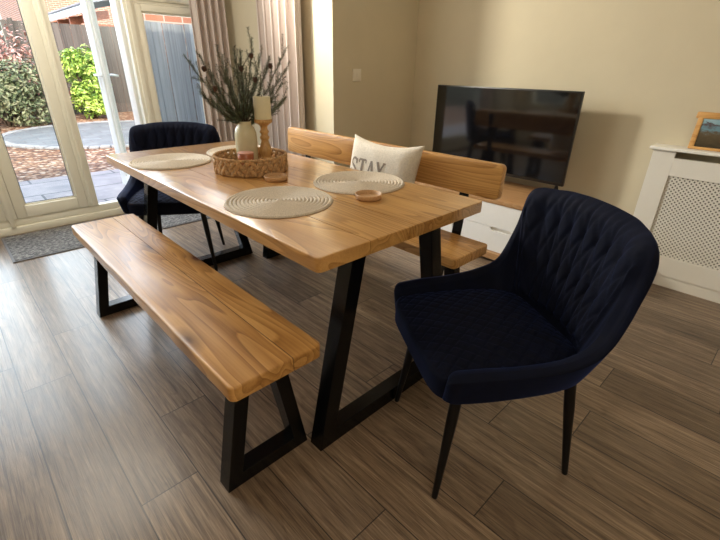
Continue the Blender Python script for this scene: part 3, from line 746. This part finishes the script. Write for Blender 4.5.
# ------------------------------------------------------------------ cushion with lettering
cu = thing('cushion', 'cream cushion with taupe lettering leaning on the bench backrest', 'cushion', (1.035, .735, .487))
PW, PH, PT = .240, .195, .062
Mp = Matrix.Translation((-.035, 0, PH + .005)) @ Matrix.Rotation(R(13), 4, 'Y')      # local: u -> -y, v -> z, front -> -x
def pil(u, v, side):
    pin = 1 - .10 * (1 - v * v) * abs(u) ** 3; piv = 1 - .17 * (1 - u * u) * abs(v) ** 3
    y = -u * PW * pin; z = v * PH * piv
    th = PT * (max(0, 1 - u ** 4) ** .62) * (max(0, 1 - v ** 4) ** .62) + .0035
    th *= 1 + .05 * math.sin(7 * u + 3 * v) * (1 - u * u)
    return Mp @ Vector((side * th, y, z))
n = 40; vs = []; fs = []
for side in (-1, 1):
    o0 = len(vs)
    for i in range(n + 1):
        for j in range(n + 1): vs.append(pil(-1 + 2 * i / n, -1 + 2 * j / n, side))
    for i in range(n):
        for j in range(n):
            a = o0 + i * (n + 1) + j; f = (a, a + 1, a + n + 2, a + n + 1); fs.append(f if side == 1 else f[::-1])
N1 = (n + 1) ** 2; bd = [(i, 0) for i in range(n)] + [(n, j) for j in range(n)] + [(i, n) for i in range(n, 0, -1)] + [(0, j) for j in range(n, 0, -1)]
for (i, j), (k, l) in zip(bd, bd[1:] + bd[:1]):
    a, b = i * (n + 1) + j, k * (n + 1) + l; fs.append((a, b, b + N1, a + N1))
m = MB(); m.add(vs, fs); m.build('cover', M_pillow, cu, True)
# letters S T A Y drawn as strokes on the cushion face (u to the right, v up), serif style
def stroke(mb, pts, w):
    for (a, b) in zip(pts, pts[1:]):
        a, b = Vector(a), Vector(b); d = (b - a); ln = d.length
        if ln < 1e-6: continue
        d.normalize(); nn = Vector((-d.y, d.x)); k = max(1, int(ln / .02)); vsx = []
        for q in range(k + 1):
            c = a.lerp(b, q / k)
            for sg in (-1, 1):
                e = c + Vector((nn.x * sg * w / 2 / PW, nn.y * sg * w / 2 / PH)); pp = pil(e.x, e.y, -1) + (Mp.to_3x3() @ Vector((-.0012, 0, 0))); vsx.append(pp)
        mb.add(vsx, [(2 * q, 2 * q + 1, 2 * q + 3, 2 * q + 2) for q in range(k)])
lx, lz, lw, lh = -.75, .40, .225, .44
let = MB(); TK, TN = .0165, .0085
def P2(x, y, i): return (lx + i * .278 + x * lw, lz - lh + y * lh * 1.0)
S = [(.92, .70), (.90, .86), (.72, .97), (.45, 1.0), (.2, .93), (.10, .78), (.22, .62), (.5, .52), (.78, .42), (.92, .26), (.84, .09), (.58, .0), (.32, .0), (.14, .08), (.08, .28)]
stroke(let, [P2(x, y, 0) for x, y in S], TK * .8); stroke(let, [P2(.92, .66, 0), P2(.92, .98, 0)], TN); stroke(let, [P2(.08, .02, 0), P2(.08, .34, 0)], TN)
stroke(let, [P2(.5, 0, 1), P2(.5, 1, 1)], TK); stroke(let, [P2(.02, .97, 1), P2(.98, .97, 1)], TN * 1.3); stroke(let, [P2(.03, .98, 1), P2(.03, .78, 1)], TN); stroke(let, [P2(.97, .98, 1), P2(.97, .78, 1)], TN); stroke(let, [P2(.3, .02, 1), P2(.7, .02, 1)], TN)
stroke(let, [P2(.08, 0, 2), P2(.48, 1, 2)], TN * 1.2); stroke(let, [P2(.48, 1, 2), P2(.90, 0, 2)], TK); stroke(let, [P2(.24, .33, 2), P2(.72, .33, 2)], TN); stroke(let, [P2(-.04, .02, 2), P2(.24, .02, 2)], TN); stroke(let, [P2(.70, .02, 2), P2(1.04, .02, 2)], TN)
stroke(let, [P2(.10, 1, 3), P2(.5, .45, 3)], TK); stroke(let, [P2(.90, 1, 3), P2(.5, .45, 3)], TN * 1.2); stroke(let, [P2(.5, .47, 3), P2(.5, 0, 3)], TK); stroke(let, [P2(-.04, .98, 3), P2(.28, .98, 3)], TN); stroke(let, [P2(.74, .98, 3), P2(1.04, .98, 3)], TN); stroke(let, [P2(.32, .02, 3), P2(.68, .02, 3)], TN)
lo = let.build('lettering', M_stay, cu); lo['label'] = 'taupe serif letters STAY'

# ------------------------------------------------------------------ curtains
def curtain(name, label, p0, p1, z0, z1, folds, amp, seed):
    rnd = random.Random(seed); p0, p1 = Vector(p0), Vector(p1); d = (p1 - p0); ln = d.length; d.normalize(); nn = Vector((-d.y, d.x))
    n = folds * 14; nz = 16; vs = []; fs = []; ph = [rnd.uniform(.75, 1.25) for _ in range(folds + 1)]; sh = [rnd.uniform(-.25, .25) for _ in range(folds + 1)]
    for j in range(nz + 1):
        zz = z0 + (z1 - z0) * j / nz
        for i in range(n + 1):
            u = i / n * folds; k = int(min(u, folds - 1e-6)); fu = u - k; a = ph[k] * (1 - fu) + ph[k + 1] * fu
            s_ = math.sin(2 * math.pi * (u + sh[k] * .15 * math.sin(2 + zz))); s_ = math.copysign(abs(s_) ** .75, s_)
            off = amp * a * s_ * (1 - .25 * j / nz); q = p0 + d * (ln * i / n + amp * .25 * math.sin(4 * math.pi * u)) + nn * off
            vs.append((q.x, q.y, zz))
    for j in range(nz):
        for i in range(n): a = j * (n + 1) + i; fs.append((a, a + 1, a + n + 2, a + n + 1))
    o = link(name, vs, fs, M_curtain, None, True, [0.0] * len(fs))
    so = o.modifiers.new('thick', 'SOLIDIFY'); so.thickness = .003
    return tag(o, label, 'curtain', 'full length beige curtains')
curtain('curtain', 'beige pleated curtain at the right edge of the patio glazing', (1.205, 3.16), (1.50, 3.12), .02, 2.32, 5, .042, 3)
curtain('curtain', 'beige pleated curtain on the alcove return wall, right of the fir branches', (1.495, 2.60), (1.495, 2.03), .02, 2.32, 6, .050, 5)

curtain('curtain', 'beige pleated curtain at the left edge of the patio glazing', (-1.62, 3.14), (-1.28, 3.16), .02, 2.32, 5, .034, 8)

# ------------------------------------------------------------------ wall switch
sw = MB(); sw.box(1.762, 1.848, YG - .009, YG - .0005, 1.108, 1.194, .003); so_ = sw.build('light_switch', M_plast, None, 'angle'); tag(so_, 'small square light switch plate on the shaded wall', 'light switch')
sw = MB(); sw.box(1.797, 1.813, YG - .014, YG - .009, 1.138, 1.164, .002); sw.build('rocker', M_plast, so_)

# ------------------------------------------------------------------ tv cabinet
CX0, CX1, CY0, CY1, CZ = 1.93, 2.45, .105, 1.625, .43
cb = thing('tv_cabinet', 'low oak and white drawer cabinet under the television', 'cabinet', ((CX0 + CX1) / 2, (CY0 + CY1) / 2, 0))
ox, oy = cb.location.x, cb.location.y
m = MB(); m.box(CX0 - .005 - ox, CX1 - ox, CY0 - oy, CY1 - oy, CZ - .03, CZ, .002, .4); m.build('top_board', M_oak, cb, 'angle')
m = MB(); m.box(CX0 - .03 - ox, CX1 - ox, CY0 - oy, CY1 - oy, .022, .068, .002, .8)
m.box(CX0 + .02 - ox, CX1 - ox, CY0 - oy, CY0 + .022 - oy, .068, CZ - .03, 0, .2); m.box(CX0 + .02 - ox, CX1 - ox, CY1 - .022 - oy, CY1 - oy, .068, CZ - .03, 0, .6); m.box(CX1 - .01 - ox, CX1 - ox, CY0 + .022 - oy, CY1 - .022 - oy, .068, CZ - .03)
m.box(CX0 + .05 - ox, CX1 - .05 - ox, CY0 + .05 - oy, CY1 - .05 - oy, 0, .022); m.build('carcass', M_oak, cb)
for col in range(2):
    ya = CY0 + .012 + col * .75; yb = ya + .742; ym = (ya + yb) / 2
    for row, (za, zb_) in enumerate(((.071, .238), (.241, .399))):
        m = MB(); sl = .074; e = .024
        # slot handle shared between the two fronts: a rounded bite out of the meeting edge
        if row == 0: poly = [(ya, za), (yb, za), (yb, zb_), (ym + sl, zb_)] + [(ym + sl - e + e * math.cos(a), zb_ - e * .0 - e * math.sin(a)) for a in [R(q) for q in (15, 40, 65, 90)]] + [(ym - sl + e - e * math.cos(a), zb_ - e * math.sin(a)) for a in [R(q) for q in (90, 65, 40, 15)]] + [(ym - sl, zb_), (ya, zb_)]
        else: poly = [(ya, zb_), (yb, zb_), (yb, za), (ya, za)]
        poly = [(a - oy, b) for a, b in poly]; m.prism(poly, 'x', CX0 - ox, CX0 + .018 - ox)
        dr = m.build('drawer', M_drawer, cb)
        if row == 0:
            h = MB(); h.box(CX0 + .019 - ox, CX0 + .024 - ox, ym - .08 - oy, ym + .08 - oy, za + .12, zb_ - .0, 0); h.build('finger_slot', M_white, dr)

# ------------------------------------------------------------------ television
tv = thing('television', 'black flat screen television on the oak topped cabinet', 'television', (2.29, .822, CZ))
TX0, TWd, T0, T1 = 0.0, 1.085, .088 - .0, .680
T0 = .080; T1 = .663
m = MB(); m.box(-.012, .012, -TWd / 2, TWd / 2, T0, T1, .003); m.box(.012, .05, -.38, .38, T0 + .05, T0 + .38, .012)
m.build('casing', M_tvb, tv, 'angle')
m = MB(); m.box(-.0135, -.0118, -TWd / 2 + .009, TWd / 2 - .009, T0 + .020, T1 - .009); m.build('screen', M_screen, tv)
for s_ in (-1, 1):
    m = MB(); y_ = s_ * .50
    m.tube([(0, y_, T0 + .01), (-.03, y_, .03), (-.10, y_ , .008)], [.008, .008, .007], 8); m.tube([(0, y_, T0 + .01), (.03, y_, .03), (.09, y_, .008)], [.008, .008, .007], 8)
    m.build('foot', M_tvb, tv, True)

# ------------------------------------------------------------------ radiator cover
RX, RY1, RY0, RZ = 2.374, -.146, -1.35, .803
rc = thing('radiator_cover', 'white radiator cover with a lattice grille against the wall', 'radiator cover', (RX + .05, (RY0 + RY1) / 2, 0)); ox, oy = rc.location.x, rc.location.y
m = MB(); m.box(RX - .018 - ox, XW - ox - .001, RY0 - .02 - oy, RY1 + .02 - oy, RZ, RZ + .018, .004); m.build('top_shelf', M_white, rc, 'angle')
m = MB()
m.box(RX - ox, RX + .02 - ox, RY1 - .112 - oy, RY1 - oy, .07, RZ, .001); m.box(RX - ox, RX + .02 - ox, RY0 - oy, RY0 + .112 - oy, .07, RZ, .001)
m.box(RX - ox, RX + .02 - ox, RY0 + .112 - oy, RY1 - .112 - oy, .665, .765, .001); m.box(RX - ox, RX + .02 - ox, RY0 + .112 - oy, RY1 - .112 - oy, .07, .19, .001)
m.box(RX + .02 - ox, XW - .017 - ox, RY1 - .018 - oy, RY1 - oy, .0, RZ, .001); m.box(RX + .02 - ox, XW - .017 - ox, RY0 - oy, RY0 + .018 - oy, .0, RZ, .001)
m.box(RX + .006 - ox, RX + .02 - ox, RY0 + .0 - oy, RY1 - oy, 0, .07, .001)
m.build('front_frame', M_white, rc)
# lattice of two crossing diagonal slat layers
m = MB(); gy0, gy1, gz0, gz1 = RY0 + .108 - oy, RY1 - .108 - oy, .186, .669; pitch = .0165; wd = .0086
for lay, sg in ((0, 1), (1, -1)):
    xx = RX + .008 + .002 * lay - ox; span = (gy1 - gy0) + (gz1 - gz0); k = int(span / (pitch * math.sqrt(2))) + 1
    for i in range(k + 1):
        c = i * pitch * math.sqrt(2); hw = wd * math.sqrt(2) / 2
        # line: (y - gy0)*1 + sg*(z - zc) = c
        def clip(cc):
            if sg == 1: a = (gy0 + min(cc, gy1 - gy0), gz0 + max(0, cc - (gy1 - gy0))); b = (gy0 + max(0, cc - (gz1 - gz0)), gz0 + min(cc, gz1 - gz0))
            else: a = (gy0 + min(cc, gy1 - gy0), gz1 - max(0, cc - (gy1 - gy0))); b = (gy0 + max(0, cc - (gz1 - gz0)), gz1 - min(cc, gz1 - gz0))
            return a, b
        c0, c1 = max(0, c - hw), min(span, c + hw)
        if c1 <= c0: continue
        (a, b), (e, f) = clip(c0), clip(c1); q = [a, e, f, b]
        m.add([(xx, p[0], p[1]) for p in q] + [(xx + .002, p[0], p[1]) for p in q], [(0, 1, 2, 3), (7, 6, 5, 4), (0, 4, 5, 1), (1, 5, 6, 2), (2, 6, 7, 3), (3, 7, 4, 0)])
m.build('grille', M_white, rc)
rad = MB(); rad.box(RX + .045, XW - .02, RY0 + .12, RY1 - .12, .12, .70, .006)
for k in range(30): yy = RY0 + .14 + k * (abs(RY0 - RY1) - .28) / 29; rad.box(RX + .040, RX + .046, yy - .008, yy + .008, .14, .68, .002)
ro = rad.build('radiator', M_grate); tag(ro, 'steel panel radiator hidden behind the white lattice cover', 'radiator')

# ------------------------------------------------------------------ picture frame on the cover
FZ2 = RZ + .0185
fr = thing('picture_frame', 'rustic wooden picture frame leaning on the radiator cover', 'picture frame', (2.42, -.46, FZ2)); Mt = Matrix.Rotation(R(9), 4, 'Y')
m = MB(); pw, ph_ = .165, .19
m.box(-.008, .008, pw - .026, pw, 0, ph_ - .02, .004, .3, Mt); m.box(-.008, .008, -pw, -pw + .026, 0, ph_ - .02, .004, .6, Mt)
m.box(-.010, .010, pw - .095, pw + .012, ph_ - .030, ph_ + .004, .006, .8, Mt); m.box(-.010, .010, -pw - .01, pw - .090, ph_ - .028, ph_ - .004, .006, .1, Mt)
m.box(-.009, .009, -pw, pw, 0, .014, .003, .5, Mt); m.build('frame', M_framew, fr, 'angle')
m = MB(); m.box(-.004, .002, -pw + .02, pw - .02, .010, ph_ - .02, 0, 0, Mt); m.build('picture', M_photo, fr)
m = MB(); m.prism([(0, .0), (.055, .0), (.012, .12)], 'y', -.02, .02, 0, 0, None); 
m.v = [Vector((v.x + .012 if v.x > .01 or v.z > .1 else v.x + .012, v.y, v.z)) for v in m.v]; m.build('stand', M_framew, fr)

# ------------------------------------------------------------------ garden
m = MB(); m.box(-9, 12, 5.62, 22, -.3, -.10); tag(m.build('gravel_bed', M_gravel), 'orange gravel covering the garden beyond the slabs', 'gravel', kind='stuff')
m = MB(); m.box(-9, 12, YD + .2, 5.62, -.3, -.085, .0); struct(m.build('patio_paving', M_pave))
m = MB(); m.lathe([(0, -.075), (1.88, -.075), (1.9, -.08), (1.9, -.0995)], 96, (2.02, 9.3, 0)); o = m.build('paved_circle', M_circ, None); tag(o, 'round grey paved circle set in the orange gravel', 'paved circle')
ed = MB()
for k in range(72):
    a = 2 * math.pi * k / 72; ed.box(1.82, 1.97, -.075, .075, -.0995, -.062 + random.uniform(-.006, .006), .008, random.random(), Matrix.Translation((2.02, 9.3, 0)) @ Matrix.Rotation(a, 4, 'Z'))
ed.build('edging', flat_mat('edge setts', (.30, .30, .30), .8, noise=.25, nscale=12), o)
def fence_run(name, label, ax, a0, a1, c, z0, z1, mat, post=1.83):
    root = thing(name, label, 'fence', (((a0 + a1) / 2, c, 0) if ax == 0 else (c, (a0 + a1) / 2, 0))); r_ = root.location
    m = MB(); k = int((a1 - a0) / .12)
    for i in range(k):
        p = a0 + (a1 - a0) * i / k; q = a0 + (a1 - a0) * (i + 1) / k - .006; dz = random.uniform(-.008, .008); o_ = .012 * (i % 2)
        if ax == 0: m.box(p - r_.x, q - r_.x, -.012 + o_, .004 + o_, z0, z1 + dz)
        else: m.box(-.012 + o_, .004 + o_, p - r_.y, q - r_.y, z0, z1 + dz)
    m.build('boards', mat, root)
    n_ = max(2, int((a1 - a0) / post) + 1)
    for i in range(n_):
        p = a0 + (a1 - a0) * i / (n_ - 1); m = MB()
        if ax == 0: m.box(p - .045 - r_.x, p + .045 - r_.x, .02, .11, z0, z1 + .05, .004)
        else: m.box(.02, .11, p - .045 - r_.y, p + .045 - r_.y, z0, z1 + .05, .004)
        m.build('post', mat, root)
fence_run('garden_fence', 'weathered brown board fence across the back of the garden', 0, -6, 7, 13.6, -.1, 2.10, M_fence)
fence_run('garden_fence', 'pale grey board fence seen through the fixed side window', 0, 1.27, 3.6, 4.6, -.085, 1.615, M_fence2)
fence_run('garden_fence', 'side board fence behind the open patio door leaf', 1, 4.7, 13.4, 4.15, -.1, 1.75, M_fence3)
m = MB(); m.box(1.35, 3.65, 5.0, 5.25, -.1, 2.6); o = m.build('brick_wall', M_brick); tag(o, 'red brick wall just behind the pale grey fence', 'wall')
def bush(name, label, cx_, cy_, rx, ry, h, n, mat, leaf, cat='shrub', stems=6, spread=.95, z0=-.1):
    root = thing(name, label, cat, (cx_, cy_, z0)); m = MB(); rnd = random.Random(int(cx_ * 100 + n))
    lumps = [(rnd.uniform(-.6, .6) * rx, rnd.uniform(-.6, .6) * ry, rnd.uniform(.2, .85) * h, rnd.uniform(.3, .5)) for _ in range(14)]
    for _ in range(n):
        l = rnd.choice(lumps); th = rnd.random() * 6.283; cz = rnd.uniform(-1, 1); sz = math.sqrt(1 - cz * cz); rr = l[3] * rnd.uniform(.75, 1.05)
        p = Vector((l[0] + math.cos(th) * sz * rx * rr * 1.2, l[1] + math.sin(th) * sz * ry * rr * 1.2, max(.03, l[2] + cz * h * rr * .55)))
        nn = Vector((math.cos(th) * sz, math.sin(th) * sz, cz + .5)) + Vector((rnd.uniform(-.7, .7), rnd.uniform(-.7, .7), rnd.uniform(-.7, .7))); nn.normalize()
        a = nn.orthogonal().normalized(); a = Matrix.Rotation(rnd.random() * 6.28, 3, nn) @ a; b = nn.cross(a); s_ = leaf * rnd.uniform(.7, 1.3)
        m.add([p - a * s_, p + b * s_ * .42 + nn * s_ * .08, p + a * s_, p - b * s_ * .42 + nn * s_ * .08], [(0, 1, 2), (0, 2, 3)], rnd.random())
    m.build('foliage', mat, root)
    m = MB()
    for k in range(stems):
        l = lumps[k % 14]; m.tube([(l[0] * .15, l[1] * .15, 0), (l[0] * .5, l[1] * .5, l[2] * .5), (l[0], l[1], l[2])], [.03, .02, .01], 6)
    m.build('stem', M_twig, root); return root
L_green = leaf_mat('bright leaf', (.06, .13, .015), (.25, .42, .05), (.55, .68, .16)); L_dark = leaf_mat('olive leaf', (.03, .05, .02), (.11, .14, .06), (.30, .30, .18))
L_red = leaf_mat('pink leaf', (.16, .07, .05), (.42, .19, .16), (.68, .45, .40)); L_far = leaf_mat('hedge leaf', (.03, .06, .02), (.08, .12, .05), (.2, .25, .12))
bush('shrub', 'bright green leafy shrub in front of the back fence', 2.43, 12.3, .55, .5, 1.62, 3600, L_green, .06)
bush('shrub', 'olive green bushy conifer at the left of the garden', .55, 11.6, 1.05, .7, 1.35, 5200, L_dark, .05)
bush('shrub', 'pink leaved shrub rising above the olive conifer', .85, 12.6, 1.0, .5, 2.0, 3000, L_red, .055, spread=1)
bush('shrub', 'low dark plant between the shrubs at the fence', 1.78, 12.9, .35, .3, .9, 700, L_red, .05)
bush('shrub', 'dense dark shrub at the far left of the garden', -1.7, 10.8, 1.2, .8, 2.0, 3500, L_dark, .07)
# bare slender tree behind the conifer
tr_ = thing('tree', 'bare pale branched tree above the pink shrub', 'tree', (1.25, 13.2, -.1)); m = MB(); rnd = random.Random(4)
def limb(p, d, ln, r, dep):
    q = p + d * ln; m.tube([p, p.lerp(q, .5) + Vector((rnd.uniform(-.03, .03), 0, 0)), q], [r, r * .8, r * .6], 5)
    if dep:
        for _ in range(3): limb(q, (d + Vector((rnd.uniform(-.6, .6), rnd.uniform(-.5, .5), rnd.uniform(0, .4)))).normalized(), ln * .72, r * .6, dep - 1)
limb(Vector((0, 0, 0)), Vector((.02, 0, 1)), 1.2, .05, 4); m.build('branches', flat_mat('pale bark', (.35, .32, .28), .8), tr_)
# neighbour's lean-to and house
sh = thing('garden_shed', 'lean-to with a grey corrugated roof beyond the back fence', 'shed', (4.7, 17.1, -.1))
m = MB(); m.box(-1.3, 1.6, -3.2, 3.2, 0, 2.25); m.build('walls', M_rust, sh)
m = MB(); m.box(-1.60, -1.56, -3.5, 3.6, 2.50, 2.68, .005); m.build('fascia', M_fascia, sh)
m = MB(); kk = 48
for i in range(kk):
    a, b = -3.5 + 7.1 * i / kk, -3.5 + 7.1 * (i + 1) / kk; mdl = (a + b) / 2
    m.prism([(a, 0), (mdl, .05), (b, 0), (b, -.02), (mdl, .03), (a, -.02)], 'x', -1.72, 2.0, 0, 0, Matrix.Rotation(R(-14), 4, 'Y') @ Matrix.Translation((.80, 0, 3.0)))
m.build('roof', M_tile, sh)
for i in range(5):
    m = MB(); yy = -3 + i * 1.5; m.prism([(-1.55, 2.3), (-1.55, 2.5), (-.9, 2.62), (-.9, 2.42)], 'y', yy - .05, yy + .05); m.build('rafter', M_rust, sh)
hs = thing('house', 'red brick house far beyond the back fence', 'house', (8.4, 24, -.1))
m = MB(); m.box(-5, 3.6, 0, 6, 0, 5.4); m.build('walls', M_brick, hs)
m = MB(); m.prism([(-.4, 5.3), (3, 8), (6.4, 5.3)], 'x', -5.3, 3.9); m.build('roof', M_tile, hs)
m = MB(); m.box(-1.4, -.2, -.03, .05, 3.2, 4.4); m.build('window', M_fascia, hs)

# ------------------------------------------------------------------ light
w = bpy.data.worlds.new('sky'); sc.world = w; w.use_nodes = True; nt = w.node_tree; bg = nt.nodes['Background']
sk = N(nt, 'ShaderNodeTexSky'); sk.sky_type = 'NISHITA'; sk.sun_disc = False; sk.sun_elevation = R(38); sk.sun_rotation = R(200); sk.air_density = 1.0; sk.dust_density = 2.5; sk.ozone_density = 1.0
L(nt, sk.outputs[0], bg.inputs[0]); bg.inputs[1].default_value = .16
def light(name, typ, loc, rot, energy, col, **kw):
    l = bpy.data.lights.new(name, typ); l.energy = energy; l.color = col
    for k, v in kw.items(): setattr(l, k, v)
    o = bpy.data.objects.new(name, l); C.objects.link(o); o.location = loc; o.rotation_euler = rot; return o
sun = light('sun', 'SUN', (0, 0, 8), (0, 0, 0), .9, (1, .90, .74), angle=R(1.5))
sun.rotation_euler = Vector((-.25, -.85, .80)).to_track_quat('Z', 'Y').to_euler()
glow = light('added_sky_glow', 'SUN', (-4, 9, 6), (0, 0, 0), 1.7, (.88, .95, 1), angle=R(62))  # added wide soft sun, brightens the room like low sky over the garden
glow.rotation_euler = Vector((-.12, .88, .36)).to_track_quat('Z', 'Y').to_euler()
light('added_fill', 'POINT', (-.9, -1.6, 2.1), (0, 0, 0), 11, (1, .89, .72), shadow_soft_size=.5)  # added warm fill behind the camera, no known lamp there
spot = light('added_spot', 'SPOT', (.80, 2.38, 2.05), (0, 0, 0), 44, (1, .94, .80), shadow_soft_size=.12, spot_size=R(125), spot_blend=1.0)  # added spot without a known fixture, brightens the television wall
spot.rotation_euler = Vector((-1.55, 2.2, .85)).to_track_quat('Z', 'Y').to_euler()
light('added_fill', 'POINT', (-.40, 2.35, 2.2), (0, 0, 0), 15, (1, .95, .84), shadow_soft_size=.45)  # added soft fill to lift the door frames, no known lamp
po = light('portal', 'AREA', (.02, YD + .25, 1.09), (R(90), 0, R(180)), 1, (1, 1, 1), shape='RECTANGLE', size=2.64, size_y=2.06)
po.data.cycles.is_portal = True
po.rotation_euler = Vector((0, 1, 0)).to_track_quat('Z', 'Y').to_euler()

# ------------------------------------------------------------------ camera
cam = bpy.data.cameras.new('camera'); co = bpy.data.objects.new('camera', cam); C.objects.link(co); sc.camera = co
cam.sensor_width = 36; cam.sensor_fit = 'HORIZONTAL'; cam.lens = 420.49 / 720 * 36; cam.clip_start = .02
F = Vector((.62655275, .6458714, -.436213)); Rr = Vector((.72224497, -.69150501, .0135284)); U = Vector((.29290587, .3235289, .89974174))
mt4 = Matrix(((Rr.x, U.x, -F.x, -.6002), (Rr.y, U.y, -F.y, -.7723), (Rr.z, U.z, -F.z, 1.2128), (0, 0, 0, 1)))
co.matrix_world = mt4
vs = sc.view_settings; vs.view_transform = 'Standard'; vs.look = 'None'; vs.gamma = 1; vs.use_curve_mapping = False; vs.exposure = 2.15
try: sc.cycles.use_denoising = True; sc.cycles.max_bounces = 12; sc.cycles.diffuse_bounces = 8; sc.cycles.transparent_max_bounces = 16; sc.cycles.sample_clamp_indirect = 10
except Exception: pass
